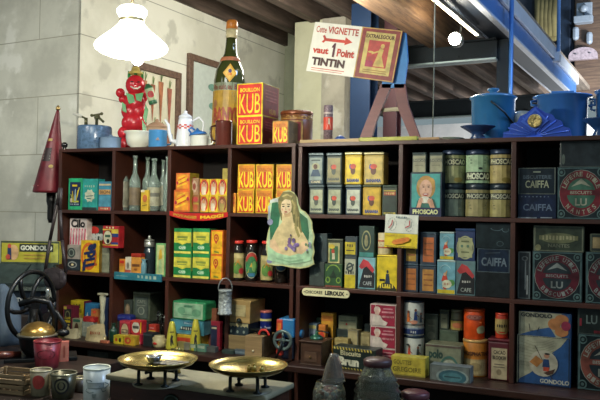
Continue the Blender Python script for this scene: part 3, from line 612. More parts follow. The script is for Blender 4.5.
# ================================================================== bay 5 lower
z = carton('dark_tin', 'dark slate tin at the foot of the fifth bay, furthest left', 'tin', 309.5, 324.5, 262, F2, 3.60, .08, '36423e', [('e', .5, .6, .2, .2, '4c5a54')])
carton('dark_tin', 'dark blue-grey tin standing on the slate tin at the left', 'tin', 315, 327.3, 233.5, z, 3.61, .07, '2c3c40', [('o', .4, .8, .22, .12, .3, '4a6064')])
z = carton('green_tin', 'dark green tin with gold scroll and red base, fifth bay', 'tin', 324.7, 342.3, 264, F2, 3.60, .08, '28502c', [('p', [(.5, .75), (.7, .4), (.3, .4)], '16301e'), ('o', .5, .62, .42, .36, .14, '7a9a3a', 10, 170), ('o', .2, .3, .14, .14, .4, '7a9a3a'), ('o', .8, .3, .14, .14, .4, '7a9a3a'), ('r', .05, 0, .95, .06, '8a4438')])
carton('picture_tin', 'green tin with a yellow and red pictured label, fifth bay', 'tin', 327.5, 343, 239, z, 3.61, .07, '34402a', [('r', .08, .04, .8, .94, 'b4b078'), ('r', .16, .1, .7, .8, '3f7048'), ('e', .38, .55, .1, .12, 'b8402c'), ('r', .32, .2, .5, .48, 'd8d0b0'), ('e', .3, .78, .2, .1, 'd0b83c')], lid=('3c4434', .014))
z = carton('mixed_tin', 'white and yellow tin with a black scribbled mark, fifth bay', 'tin', 345, 356.5, 256.5, F2, 3.60, .07, '3c4a4c', [('r', .0, .0, .92, .92, 'b0b49c'), ('r', .0, .0, .92, .42, 'c8b828'), ('o', .45, .66, .3, .15, .4, '3a4848'), ('l', [(.1, .6), (.8, .75)], .06, '3a4848'), ('t', 'MOKA', .05, .44, .88, .54, BK)])
carton('mixed_tin', 'small navy tin with a yellow band, fifth bay', 'tin', 345.3, 357.5, 236.5, z, 3.60, .07, '2c3c44', [('r', 0, .1, .85, .72, 'c4b42a'), ('t', 'THE', .15, .46, .7, .62, '4c4420'), ('l', [(.1, .3), (.75, .3)], .06, '4c4420')])
z = carton('poster_tin', 'pale blue tin with a black and red swirling figure, fifth bay', 'tin', 358.3, 375.5, 257.5, F2, 3.60, .09, '7cb0ba', [('p', [(.04, .04), (.96, .04), (.96, .5), (.55, .8), (.3, .62)], '1a2026'), ('p', [(.05, .7), (.3, .95), (.6, .88), (.96, .62), (.85, .52), (.5, .72), (.2, .62)], 'c43a44'), ('t', 'moka', .35, .36, .85, .44, 'c8c8c0'), ('t', 'CAFE', .3, .12, .8, .24, 'a8b0b0')])
carton('portrait_tin', 'dark green tin with an oval cameo portrait, topmost in the fifth bay', 'tin', 359.3, 374.5, 226, z, 3.60, .08, '28443c', [('r', .04, .02, .96, .16, '3f8a84'), ('o', .48, .54, .3, .32, .16, '9a9a6c'), ('e', .48, .5, .12, .16, '8a8a64'), ('e', .48, .64, .08, .08, 'a89a70')], side=[('r', 0, 0, 1, .16, '2a5c58')])
z = carton('yellow_tin', 'bright yellow tin with a black seated figure and arch, fifth bay', 'tin', 377.3, 397.3, 255, F2, 3.585, .09, 'dcc41c', [('o', .5, .0, .46, .24, .45, BK, 15, 165), ('t', 'BISTRO', .14, .06, .86, .2, 'e0cc40'), ('e', .53, .56, .05, .05, '16304a'), ('p', [(.42, .22), (.66, .22), (.6, .5), (.46, .5)], '16304a'), ('r', .14, .28, .4, .34, BK), ('r', .02, .0, .98, .07, '2a2c10')], lid=('c8b020', .010))
can('cream_canister', 'cream round canister with red bands on the bright yellow tin', 'canister', 385.5, 14.5, 233, z, 3.64, 'd8ccA0'.lower(), [('r', .1, .3, .9, .36, 'b85038'), ('r', .1, .6, .9, .66, 'b85038'), ('l', [(.3, .48), (.7, .48)], .05, '8a6a48')])
# lettered enamel plate on the shelf edge
a = onY(302, 291, 3.545); b = onY(349.5, 292, 3.545); W = b.x - a.x; H = .040; n = 8
pts = [(H / 2 - H / 2 * sin(pi * i / n), H / 2 + H / 2 * cos(pi * i / n)) for i in range(n + 1)] + [(W - H / 2 + H / 2 * sin(pi * i / n), H / 2 - H / 2 * cos(pi * i / n)) for i in range(n + 1)]
g = G(); g.prism(pts, -.004, 0, mat('d8d4a8', .25, 0, .1)); g.pr([('t', 'CHICOREE', .07, .30, .44, .70, '181814', .03), ('t', 'LEROUX', .49, .22, .90, .80, '181814', .06), ('e', .05, .5, .012, .09, '2c2c24'), ('e', .95, .5, .012, .09, '2c2c24')], _wrap(lambda u, v, o: (u * W, -.004 - o, v * H)))
tag(g.build('shelf_plate', None, (a.x, 3.549, 1.163)), 'long cream enamel plate with black capitals and rounded ends on the shelf edge', 'sign')
# ================================================================== bay 6 top
PHL = lambda c1, c2: [('r', .08, .12, .92, .88, c1), ('r', .08, .60, .92, .86, c2)]
z = None
zP = carton('portrait_tin', 'large teal tin with a smiling blonde woman drinking from a cup', 'tin', 410.5, 442, 172.5, F1, 3.585, .12, '1a3048',
    [('r', .05, .2, .95, .97, '3f9e98'), ('e', .5, .66, .3, .27, 'b88c44'), ('e', .34, .74, .12, .1, 'd0a860'), ('e', .66, .76, .13, .12, 'c89c50'), ('p', [(.18, .2), (.86, .2), (.78, .38), (.6, .45), (.36, .44), (.24, .36)], '2c6c60'), ('p', [(.4, .3), (.6, .3), (.58, .5), (.42, .5)], 'd8a888'), ('e', .5, .62, .2, .22, 'e0b498'), ('e', .43, .67, .035, .014, '4a3428'), ('e', .59, .67, .035, .014, '4a3428'), ('l', [(.38, .71), (.47, .715)], .012, '8a5c34'), ('l', [(.55, .715), (.64, .71)], .012, '8a5c34'), ('p', [(.49, .65), (.53, .57), (.48, .57)], 'c48c70'), ('e', .5, .5, .09, .035, 'b83430'), ('e', .5, .507, .07, .014, 'f0e8e0'), ('e', .47, .38, .16, .075, 'e8e8d8'), ('p', [(.22, .2), (.34, .2), (.42, .4), (.36, .44), (.28, .36)], 'd8a484'), ('p', [(.66, .2), (.8, .2), (.72, .38), (.62, .42), (.56, .36)], 'd8a484'), ('l', [(.3, .4), (.44, .34)], .03, 'e0b498'), ('l', [(.7, .4), (.56, .34)], .03, 'e0b498'), ('r', 0, 0, 1, .2, '14204a'), ('t', 'PHOSCAO', .1, .05, .9, .16, 'd8dca0', .05)])
for x0, x1, s_ in ((412.6, 426.2, 'left'), (429.8, 443, 'right')):
    carton('sample_tin', f'small grey-cream tin standing on the portrait tin, {s_} one', 'tin', x0, x1, 152.3, zP, 3.60, .06, '4c5850', [('r', .06, .04, .94, .92, '9a9a7c'), ('r', .06, .6, .94, .76, '54584c'), ('t', 'PHOSCAO', .1, .62, .9, .73, 'b0b094'), ('l', [(.2, .4), (.8, .4)], .04, '7a7a60')], 'small sample tins on the portrait tin', lid=('3c4a4c', .010))
ph = [(454.2, 22.5, '94986a', 'upper row left', 149.8, 0), (478.3, 23.3, 'a8c8a0', 'pale green, upper row middle', 149.5, 1), (502, 22.5, 'b4a468', 'upper row right', 149, 0)]
pl = [(453.7, 22.3, '68786c', 'grey-green, lower row left', 183.8), (478, 23.3, '9c9464', 'lower row middle', 183.8), (501.5, 22, 'a49c64', 'lower row right', 184)]
for i in range(3):
    xc, wp, c_, ll, yt = pl[i]
    z = can('tonic_canister', f'round drink canister with black name band, {ll}', 'canister', xc, wp, yt, F1, 3.70, '1e2c38', [('r', .0, .03, 1, .95, c_), ('r', 0, .62, 1, .84, '2a302c'), ('t', 'PHOSCAO', .18, .65, .82, .81, 'c8ccb0', .04), ('l', [(.25, .5), (.75, .5)], .03, '5a5c44'), ('l', [(.28, .42), (.72, .42)], .025, '5a5c44'), ('l', [(.3, .3), (.7, .3)], .02, '6a6c50')], 'round drink canisters in the sixth bay', lid=('26343e', .022))
    xc, wp, c_, ll, yt, inv = ph[i]
    P = [('r', .0, .03, 1, .97, c_), ('r', 0, .62, 1, .86, '2a2e28'), ('t', 'PHOSCAO', .16, .65, .84, .83, 'd8d8b0', .04), ('l', [(.25, .5), (.75, .5)], .03, '6a6040'), ('l', [(.28, .4), (.72, .4)], .025, '6a6040'), ('e', .62, .14, .12, .08, '8a7c3c')]
    if inv: P = [('r', 0, .03, 1, .97, 'a8c8a0'), ('r', 0, .12, 1, .4, '101a18'), ('t', 'PHOSCAO', .16, .15, .84, .37, 'd8e0c0', .05), ('e', .56, .52, .05, .04, '1c2820'), ('l', [(.25, .88), (.75, .88)], .025, '4a6850'), ('l', [(.3, .8), (.7, .8)], .025, '4a6850'), ('l', [(.3, .7), (.7, .7)], .025, '4a6850')]
    can('tonic_canister', f'round drink canister with black name band, {ll}', 'canister', xc, wp, yt, z, 3.70, '1e2c38', P, 'round drink canisters in the sixth bay', lid=('2a3c58', .022))
# ================================================================== bay 6 middle
OP = lambda c: [('r', .18, .08, .86, .9, c), ('l', [(.25, .7), (.8, .7)], .05, '8a5028'), ('l', [(.25, .5), (.8, .5)], .05, '8a5028'), ('l', [(.25, .3), (.8, .3)], .05, '8a5028')]
def ot(x0, x1, yt, fl, c, ll): return carton('spice_tin', ll, 'tin', x0, x1, yt, fl, 3.59, .08, '24384a', OP(c), 'navy tins with orange labels in the sixth bay', lid=('2c4250', .012), side=[('r', .1, .05, .9, .9, '1c2c3a')])
z = ot(403.5, 418.3, 263.5, F2, 'b06a2c', 'navy tin with plain orange label, lower left in the sixth bay'); ot(404, 418.3, 232, z, 'a8842c', 'navy tin with ochre label partly behind the clock card')
z = ot(419.8, 436, 264.5, F2, 'b48038', 'navy tin with lined ochre label, lower second in the sixth bay'); ot(420.5, 436.3, 232, z, 'b4622c', 'navy tin with orange label, upper second in the sixth bay')
CL = [('r', .03, .02, .97, .14, 'c8b428'), ('e', .78, .36, .2, .1, '5a9a4c'), ('p', [(.3, .2), (.62, .2), (.58, .44), (.36, .44)], 'd8cfa8'), ('p', [(.24, .4), (.62, .4), (.5, .62), (.32, .58)], 'c0402c'), ('p', [(.4, .6), (.56, .76), (.5, .56)], 'e0a020'), ('e', .42, .62, .07, .05, 'dcae8c'), ('e', .44, .2, .1, .05, 'c0402c'), ('e', .55, .32, .26, .13, 'd4d4b4'), ('t', 'LAIT', .38, .28, .72, .36, 'a86a50'), ('o', .45, .72, .32, .2, .1, 'a8ccd0', 20, 160)]
z = carton('milk_tin', 'light blue tin with a little red clown, lower larger one', 'tin', 437.3, 455.6, 260, F2, 3.59, .09, '6fa8b8', CL, 'light blue clown tins', lid=('a8bcb8', .010))
carton('milk_tin', 'light blue tin with a little red clown, upper smaller one', 'tin', 440, 454.3, 231.8, z, 3.60, .08, '6fa8b8', CL, 'light blue clown tins', lid=('a8bcb8', .009))
z = carton('poster_tin', 'dark tin with a red swirl and silver border, sixth bay lower row', 'tin', 456.3, 475.6, 261, F2, 3.59, .09, '5c7c80', [('p', [(.04, .04), (.96, .04), (.96, .5), (.55, .8), (.3, .62)], '14181c'), ('p', [(.05, .7), (.3, .92), (.6, .84), (.96, .58), (.85, .5), (.5, .68), (.2, .62)], 'b83a3c'), ('t', 'moka', .3, .36, .8, .43, 'b0b0a8'), ('t', 'CAFE', .25, .1, .8, .22, '98a098')])
carton('blue_tin', 'royal blue tin with a cream scalloped label, sixth bay', 'tin', 455.7, 475.3, 228.5, z, 3.59, .09, '1c3260', [('r', .14, .12, .86, .78, 'a8ac80'), ('o', .5, .45, .44, .4, .12, 'a8ac80'), ('e', .34, .5, .07, .05, '5a7a64'), ('e', .64, .5, .07, .05, '5a7a64'), ('l', [(.3, .66), (.7, .66)], .05, '6a7450'), ('l', [(.3, .3), (.7, .3)], .04, '6a7450')], lid=('24406a', .014))
SCUFF = dict(rough=.35, dirt=.5, metal=.3)
z = carton('biscuit_box', 'plain dark box at the foot of the dark stack in the sixth bay', 'box', 476, 511, 272.5, F2, 3.58, .16, '22282a', **SCUFF)
z = carton('biscuit_box', 'dark navy box with pale coffee-house lettering, middle of the dark stack', 'box', 477, 510.5, 248.7, z, 3.585, .16, '1a2a40', [('t', 'CAIFFA', .14, .26, .9, .62, '6c7c88', .03), ('l', [(.25, .8), (.7, .84)], .03, '4c5c68')], edge=('5a6c74', .03), **SCUFF)
carton('biscuit_box', 'dark teal box with faint scrolls, topmost of the dark stack', 'box', 476, 511, 223, z, 3.58, .16, '1e2c30', [('o', .6, .8, .18, .1, .2, '5a7078', 180, 360), ('o', .85, .75, .1, .1, .2, '5a7078', 180, 400), ('o', .7, .2, .1, .1, .2, '4a5c60')], **SCUFF)
# ================================================================== bay 7
def lu(x0, x1, yt, fl, Y, ll, ring, mid, let, word1='LEFEVRE', word2='BISCUITS', dep=.2):
    P = [('e', .5, .5, .45, .45, '8a9a90'), ('e', .5, .5, .44, .44, ring), ('e', .5, .5, .29, .29, mid), ('r', .2, .46, .8, .56, ring), ('t', 'BISCUITS', .28, .48, .72, .54, let), ('c', word1 + ' UTILE', .5, .5, .365, .365, 165, 15, .09, let), ('c', word2, .5, .5, .365, .365, 215, 325, .09, let), ('t', 'LU', .38, .26, .62, .4, let, .03), ('p', [(.3, .62), (.5, .78), (.7, .62), (.5, .68)], let)]
    for cx, cy in ((.1, .1), (.9, .1), (.1, .9), (.9, .9)): P += [('o', cx, cy, .08, .08, .3, '5f7a78'), ('e', cx, cy, .03, .03, '5f7a78')]
    return carton('biscuit_tin', ll, 'tin', x0, x1, yt, fl, Y, dep, '1c2a2e', P, 'large square biscuit tins with a round red emblem', edge=('4a6668', .03), **SCUFF)
z = carton('biscuit_box', 'navy box with scuffed white lettering, lower of two at the top right', 'box', 518, 556.3, 194.3, F1, 3.59, .16, '182644', [('t', 'CAIFFA', .14, .32, .9, .6, '64748a', .02), ('r', .0, .0, .5, .05, '9aa8b4'), ('r', .6, .02, .9, .06, '9aa8b4')] + [('e', .1 + .1 * i, .9, .02, .025, '6a7c90') for i in range(8)], **SCUFF)
carton('biscuit_box', 'navy box with cream lettering and border, upper of two at the top right', 'box', 518, 556.3, 167.7, z, 3.59, .16, '16242e', [('t', 'CAIFFA', .2, .24, .82, .52, 'a0a488', .02), ('t', 'BISCUITERIE', .14, .58, .88, .72, '5c6c78'), ('l', [(.4, .84), (.6, .84)], .05, '8a9484')], edge=('7a8478', .025), **SCUFF)
z = lu(556.9, 606.5, 167, F1, 3.60, 'big square biscuit tin with green centre and red ring, top right bay', '7c2430', '44705c', 'a8aa94', 'LEFEVRE', 'NANTES')
carton('dark_box', 'long plain dark tin lying on the green-centred biscuit tin', 'box', 560, 606, 141, z, 3.60, .2, '2a3236', [('e', .08, .3, .04, .2, '5a645c')], edge=('525c58', .03), **SCUFF)
carton('narrow_tin', 'narrow upright dark tin with worn vertical lettering in the seventh bay', 'tin', 518, 530.8, 251.3, F2, 3.59, .2, '2c3236', [('l', [(.6, .2), (.6, .8)], .1, '7c8486'), ('o', .55, .85, .25, .05, .4, '7c8486'), ('l', [(.75, .1), (.75, .5)], .1, '9aa0a0')], edge=('5a6466', .03), **SCUFF)
z = lu(532.3, 583, 251.8, F2, 3.59, 'big square biscuit tin with maroon ring and dark centre, seventh bay middle', '641c2c', '26343a', '8c9490')
carton('long_box', 'worn grey-green box with gold scrolls on the maroon-ringed biscuit tin', 'box', 533.3, 584.5, 225.8, z, 3.60, .18, '3c4638', [('r', .12, .45, .88, .62, '6a6a48'), ('e', .5, .52, .36, .2, '6c7050'), ('t', 'GAUFRETTES', .18, .44, .84, .62, 'a09c78', .02), ('t', 'NANTES', .3, .16, .72, .3, '7c806a'), ('e', .1, .14, .06, .12, '9a9a70')], edge=('6a705c', .05), **SCUFF)
z = lu(585.5, 636, 252.5, F2, 3.59, 'big square biscuit tin with maroon ring cut by the right frame edge', '5c1c2a', '26343a', '8c9490')
carton('long_box', 'small dark tin with a cream label at the right edge, seventh bay', 'box', 590, 625, 234, z, 3.60, .14, '303832', [('r', .08, .2, .8, .8, 'a8946a'), ('r', .3, .35, .7, .65, '4a4438')], edge=('5c6450', .05), **SCUFF)

# ================================================================== ledge, bay 1
LG = FL[3]
def lg(px, py, z=None): return onZ(px, py, LG if z is None else z)
carton('black_packet', 'black packet with maroon sides and yellow lettering on the left ledge', 'packet', 63.3, 72.7, 306, LG, 3.56, .06, '7c2036', [('r', .12, .02, .88, .9, '1c1a16'), ('e', .52, .16, .26, .14, 'c8b888'), ('l', [(.2, .46), (.8, .46)], .08, YL), ('l', [(.3, .34), (.7, .34)], .05, 'd8c868'), ('o', .5, .68, .26, .16, .3, '7a7a50'), ('r', .1, .88, .4, .98, 'd0c040'), ('t', 'CAFE', .2, .54, .84, .62, YL)])
carton('yellow_packet', 'yellow packet behind the black one on the left ledge', 'packet', 70, 84, 300.7, LG, 3.66, .07, 'd0bc28', [('r', .1, .62, .85, .74, '8a7a28'), ('t', 'RIZ', .25, .76, .8, .9, '5a5a20'), ('r', .5, .1, .9, .55, 'c8ac68')], side=[('r', 0, 0, 1, 1, '80204c')])
carton('blue_packet', 'bright blue packet with a white rabbit-like blot on the left ledge', 'packet', 85, 98.5, 303.7, LG, 3.64, .06, '2c78a8', [('e', .2, .42, .12, .22, 'd8d8d0'), ('e', .6, .46, .14, .12, 'd8d8d0'), ('l', [(.2, .7), (.24, .5)], .05, 'd8d8d0'), ('r', 0, .0, 1, .2, '1f5c84')])
carton('orange_packet', 'plain orange-brown packet in front of the bright blue one', 'packet', 91, 100, 309.3, LG, 3.59, .04, 'c07a3c', [('e', .4, .9, .2, .06, 'c84a2c')])
carton('red_packet', 'flat bright red packet lying before the blue packet on the ledge', 'packet', 83, 94, 326, LG, 3.56, .05, 'b8282c', [('r', .1, .2, .5, .8, 'c84a3c')]) if 0 else None
z = carton('green_carton', 'low grey-green carton with brown mark under the red packet', 'carton', 72.5, 81, 318.5, LG, 3.545, .03, 'a8a684', [('e', .5, .45, .24, .3, '5a3c28'), ('r', .1, .8, .9, .95, '3c7058')])
z = carton('grey_carton', 'low grey and white carton carrying the flat red packet', 'carton', 82, 93, 322, LG, 3.55, .05, '9aa498', [('r', .1, .3, .9, .7, 'b8bcaa')])
carton('red_packet', 'flat bright red packet lying before the blue packet on the ledge', 'packet', 83, 94.5, 317, z, 3.555, .04, 'b8282c', [('e', .8, .5, .15, .4, 'd04438')])
c = lg(63, 333); c.y = 3.50
g = G(); g.box(-.035, .045, -.02, .02, 0, .028, 'a8a840', .004); g.pr([('r', .1, .2, .9, .8, 'bcb854')], front(.08, .04, .028)); tag(g.build('olive_packet', None, (onY(65, 330, 3.5).x, 3.5, LG), .2), 'low olive-yellow packet lying at the left end of the ledge', 'packet')
# crumpled paper bags
def bag(name, label, x0, x1, yt, Y, col, txt=None, flare=1.0):
    a = onY(x0, yt, Y); b = onY(x1, yt, Y); W = b.x - a.x; H = a.z - LG; n = 14; g = G(); m = mat(col, .85, 0, .25, 30)
    rnd = random.Random(int(x0)); rows = []
    for k in range(5):
        t = k / 4; row = []
        for i in range(n):
            an = 2 * pi * i / n; fl = 1 - .15 * t; th = .035 * (1 - t * .85)
            row.append(g.bm.verts.new((W / 2 * cos(an) * fl * (1 + rnd.uniform(-.05, .05)), th * sin(an) + rnd.uniform(-.003, .003), H * t * (1 + rnd.uniform(-.12, .06) * t + flare * .12 * t * cos(an)))))
        rows.append(row)
    i_ = g.mi(m)
    for r0, r1 in zip(rows, rows[1:]):
        for i in range(n): g.bm.faces.new((r0[i], r0[(i + 1) % n], r1[(i + 1) % n], r1[i])).material_index = i_
    g.bm.faces.new(rows[0][::-1]).material_index = i_; g.bm.faces.new(rows[-1]).material_index = i_
    if txt: g.pr([('t', txt, .34, .42, .84, .62, 'b8562c', .03, .08)], _wrap(lambda u, v, o: ((u - .5) * W, -.036 - o + .022 * v, v * H)))
    tag(g.build(name, None, ((a.x + b.x) / 2, Y, LG)), label, 'bag')
bag('paper_bag', 'crumpled small cream paper bag on the left ledge', 65, 80, 328, 3.49, 'b8ac84')
bag('paper_bag', 'fan-shaped cream paper bag with orange writing on the left ledge', 86, 106.5, 324, 3.48, 'c4b284', 'Farine', 1.2)
g = G(); p = onY(105, 340, 3.44); g.box(-.03, .03, -.01, .01, 0, .016, 'b86a4c', .003); tag(g.build('pink_packet', None, (p.x, 3.44, LG)), 'tiny flat salmon packet at the ledge front under the first divider', 'packet')
# plaster bracket figure leaning against the divider
a = onY(104, 293, 3.535); g = G(); H = a.z - LG
m = mat('b8b494', .7); g.lathe([(.016, 0), (.02, .01), (.011, .03), (.014, .06), (.009, .09), (.016, .12), (.012, .16), (.02, H - .02), (.012, H - .012)], m, 14)
g.box(-.03, .03, -.014, .014, H - .012, H, m, .002); tag(g.build('candlestick', None, (a.x, 3.525, LG)), 'tall off-white turned candlestick with a flat square top by the first divider', 'candlestick')
carton('navy_book', 'narrow navy booklet standing behind the off-white candlestick', 'book', 103, 108.5, 298, LG, 3.62, .03, '1c3258')
# ================================================================== ledge, bay 2
z = carton('blue_tin', 'royal blue flat tin lying behind the two red tea tins', 'tin', 116.5, 131, 322, LG, 3.60, .06, '303830')
carton('blue_tin', 'rounded royal blue tin on a dark box, second bay', 'tin', 116.5, 130.5, 315, z, 3.60, .06, '1e2c80', [('l', [(.1, .6), (.6, .7)], .08, '5a6ab0')], bev=.012)
z = carton('dark_carton', 'dark carton under the grey framed tin, second bay', 'carton', 126, 152, 320, LG, 3.70, .1, '2c302c')
carton('framed_tin', 'large dull grey tin with a raised frame and faint lettering', 'tin', 133.3, 150, 292.3, z, 3.68, .14, '5c6654', [('r', .1, .08, .9, .9, '3c4844'), ('r', .16, .12, .84, .86, '56625a'), ('t', 'CAFE', .25, .66, .75, .78, '8c9484'), ('o', .5, .38, .2, .16, .3, '8c9484'), ('l', [(.25, .58), (.75, .58)], .03, '8c9484')], rough=.4, dirt=.4, metal=.3, lid=('7a8470', .012))
carton('picture_tin', 'little dark tin with a pale portrait left of the grey framed tin', 'tin', 124, 131.7, 300.3, z, 3.66, .06, '3c4640', [('e', .5, .5, .32, .34, '8c7c60'), ('e', .5, .6, .14, .14, 'b49a7c'), ('r', .1, .02, .9, .14, '4a6470')])
RP = lambda c: [('e', .5, .52, .38, .42, 'c8b48c'), ('o', .5, .52, .38, .42, .14, '8a2030'), ('l', [(.22, .52), (.78, .52)], .18, '6a5848'), ('t', 'THE', .3, .46, .7, .58, CR), ('r', .05, .88, .95, .98, c)]
z = carton('yellow_tin', 'flat yellow tin with black dot at the ledge front, left of two', 'tin', 113.5, 123, 335.5, LG, 3.45, .05, 'c8b428', [('e', .3, .5, .1, .2, RD), ('e', .7, .5, .12, .26, BK)])
z = carton('yellow_tin', 'flat yellow and red tin at the ledge front, right of two', 'tin', 123.7, 134.3, 336, LG, 3.45, .05, 'c8a02c', [('e', .4, .5, .3, .35, 'c84a2c'), ('e', .42, .5, .12, .16, 'd8b040')])
carton('tea_tin', 'red tin with a cream oval plate, left of the red pair', 'tin', 119.6, 130.4, 321, LG, 3.52, .05, 'b02c3c', RP('c84050'))
z = carton('red_box', 'slim crimson box with a white foot under the right red tin', 'box', 131, 141.3, 334.5, LG, 3.50, .06, 'b01c3c', [('r', .1, .05, .9, .3, 'c8c8b8')])
carton('tea_tin', 'red tin with a whiter round plate, right of the red pair', 'tin', 131, 141.5, 320.5, z, 3.51, .05, 'b8242e', [('e', .48, .5, .36, .42, 'd8d4c0'), ('l', [(.2, .5), (.76, .5)], .2, '4c4a44'), ('r', .9, .1, 1, .9, YL), ('r', .05, .86, .95, .98, 'c84030')])
bottle('ink_bottle', 'squat dark green bottle at the left of the second bay ledge', 113.5, 9, 323, LG, 3.50, mat('1c3c2c', .15, 0, .1), .4, .7)
carton('dark_packet', 'small dark packet with a pale face between red tin and red-yellow box', 'packet', 142.5, 148, 323, LG, 3.56, .04, '2c3430', [('e', .5, .5, .25, .25, '8a8c78')])
z = carton('dark_tin', 'squat black tin at the ledge front of the second bay', 'tin', 143, 152.5, 333, LG, 3.47, .06, '1e2426', [('r', .05, .8, .95, .92, '3c4648')])
z = carton('brown_carton', 'small brown carton carrying the red and yellow matchbox', 'carton', 148, 156, 333, LG, 3.56, .05, '3c3828')
carton('match_box', 'small red matchbox with yellow foot, second bay', 'box', 148.7, 155.6, 324.5, z, 3.56, .04, 'b83a2c', [('r', .0, .0, 1, .3, 'c8a838'), ('l', [(.2, .6), (.8, .6)], .1, 'd8a0a0')])
c = onY(159.5, 340, 3.48); g = G()
g.lathe([(.028, 0), (.036, .012), (.040, .03), (.036, .05), (.028, .062), (.03, .068)], mat('b8ac80', .3, 0, .15), 22); g.ball((-.004, -.036, .028), .012, mat(RD, .3), 1.3, .5, .7); g.ball((-.03, -.01, .05), .01, 'b8ac80')
g.tube([(.036, 0, .05), (.052, 0, .045), (.052, 0, .02), (.038, 0, .014)], .005, mat('b8ac80', .3, 0, .15)); tag(g.build('cream_jug', None, (c.x, 3.48, LG)), 'small cream jug with a red spot on its belly at the ledge front', 'jug')
def cutglass(px, yt, Y, ll):
    c = onY(px, yt, Y); H = c.z - LG; g = G(); gl = mat('dfe8e4', .04, 0, 0, glass=1)
    g.lathe([(.02, 0), (.026, .005), (.024, H * .5), (.010, H * .62), (.009, H * .8), (.016, H * .84), (.016, H * .86)], gl, 8); g.ball((0, 0, H * .93), .012, gl, n=6)
    tag(g.build('cruet', None, (c.x, Y, LG)), ll, 'cruet', 'cut glass cruets in the second bay')
cutglass(159, 311, 3.62, 'small sparkling cut glass cruet behind the cream jug'); cutglass(163.5, 314, 3.66, 'small sparkling cut glass cruet against the second divider')
# ================================================================== ledge, bay 3
z = carton('yellow_carton', 'yellow carton with a red band at the foot of the blue and green boxes', 'carton', 177, 200, 335, LG, 3.57, .10, 'c8a82c', [('r', 0, .4, 1, .75, 'c0442c')])
z = carton('blue_box', 'light blue box with dark navy name below the green one, third bay', 'box', 170.5, 203.5, 320.5, z, 3.58, .13, '4a8ea0', [('r', .4, .72, .78, .9, '2c5c7c'), ('t', 'Biscuits', .42, .74, .76, .88, 'a8c0c8'), ('p', [(.28, .3), (.7, .3), (.7, .6), (.36, .55)], '1c2c38'), ('t', 'BAMCO', .32, .32, .68, .52, 'c8c8b8', .05), ('r', .04, .05, .9, .12, '6fa4b0')], edge=('3c7c8c', .05))
carton('green_box', 'mint green tin box with pale oval scrollwork, topmost in the third bay', 'box', 172, 205, 301.5, z, 3.585, .13, '2c8a58', [('r', .06, .1, .94, .9, 'a4c4a0'), ('r', .1, .16, .9, .84, '8cb894'), ('e', .3, .5, .12, .18, '6aa07c'), ('e', .75, .42, .14, .2, '6aa07c'), ('e', .5, .74, .14, .06, '4c8a68'), ('l', [(.3, .3), (.7, .3)], .04, '5a9474')], bev=.012)
a = onY(190, 298, 3.86); g = G(); g.box(-.14, .14, 0, .015, 0, a.z - LG, '2c2c26', .003); g.box(-.12, .12, -.001, .0, .02, a.z - LG - .02, '3c403a'); tag(g.build('slate_frame', None, (onY(200, 298, 3.86).x, 3.86, LG)), 'dark framed panel leaning at the back of the third bay', 'panel')
carton('wooden_plaque', 'reddish brown wooden plaque right of the mint green box', 'plaque', 206.5, 216.5, 308.5, LG, 3.66, .03, wood('plaque_wood', '6a3c28', '8a543a'), [])
carton('red_book', 'navy and crimson booklet standing under the grater', 'book', 211, 220, 321.5, LG, 3.57, .03, '8c1c30', [('r', 0, 0, .7, .86, '1c2440'), ('r', .1, .74, .65, .8, 'b8b090')])
def cone(xc, wp, yt, yb, ll):
    p = lg(xc, yb); H = onY(xc, yt, p.y).z - LG; r = wp / 2 * depth(p) / FPX
    g = G(); m = mat('b8b038', .45, 0, .2); g.lathe([(r, 0), (r * .98, .01), (r * .75, H * .55), (r * .5, H * .9), (r * .35, H)], m, 20)
    mp = _wrap(lambda u, v, o: ((r * (1 - .62 * v) + .003 + o) * sin((u - .5) * 2), -(r * (1 - .62 * v) + .003 + o) * cos((u - .5) * 2), v * H), True)
    g.pr([('p', [(.4, .16), (.5, .16), (.52, .3), (.6, .18), (.66, .2), (.58, .4), (.66, .52), (.55, .5), (.5, .56), (.42, .5), (.36, .4)], BK), ('r', .25, .62, .75, .66, '6a6420')], mp, .001)
    tag(g.build('sugar_cone', None, (p.x, p.y, LG), facing(p)), ll, 'cone', 'yellow paper cones in the third bay')
cone(171.5, 12, 321.5, 349, 'tall yellow cone with a black bird mark, left of the pair'); cone(195.3, 12, 319.3, 350, 'tall yellow cone with a black bird mark, right of the pair')
def small(name, ll, cat, x0, x1, yt, yb, col, d=.04, pr_=(), rz=0):
    p = lg((x0 + x1) / 2, yb); return carton(name, ll, cat, x0, x1, yt, LG, p.y, d, col, pr_, None, None, rz, .001)
small('green_packet', 'small pale green packet standing before the wooden plaque', 'packet', 202.5, 211, 331, 343, '7c9868', .03, [('l', [(.2, .7), (.8, .7)], .1, 'a8b888'), ('l', [(.4, .4), (.8, .4)], .1, RD)])
small('paper_slip', 'white folded card lying before the yellow carton', 'card', 181, 190, 338.5, 344, 'c8c8b4', .02)
small('brass_tin', 'tiny brass-coloured round-edged tin at the ledge front by the left cone', 'tin', 177, 184, 342, 349, '8c8450', .03)
small('grey_packet', 'tiny grey card packet left of the two small green packets', 'packet', 184, 189.5, 343, 350, '7a7a68', .03)
small('small_box', 'tiny green and white box at the ledge front, left of two', 'box', 190, 196, 344, 351, '5a8064', .03, [('r', .1, .45, .9, .9, 'a8b49c')])
small('small_box', 'tiny green and white box at the ledge front, right of two', 'box', 196.7, 205.5, 345, 351.8, '56806a', .04, [('r', .1, .5, .9, .9, 'a8b49c')])
small('grey_box', 'flat dark grey little box right of the tiny green boxes', 'box', 206, 215, 347, 352.3, '4c504c', .04)
small('lilac_packet', 'greyish lilac packet propped before the navy and crimson booklet', 'packet', 212, 220.5, 337, 347, '7a7880', .02, [('r', .1, .2, .9, .5, '8c8a88')])
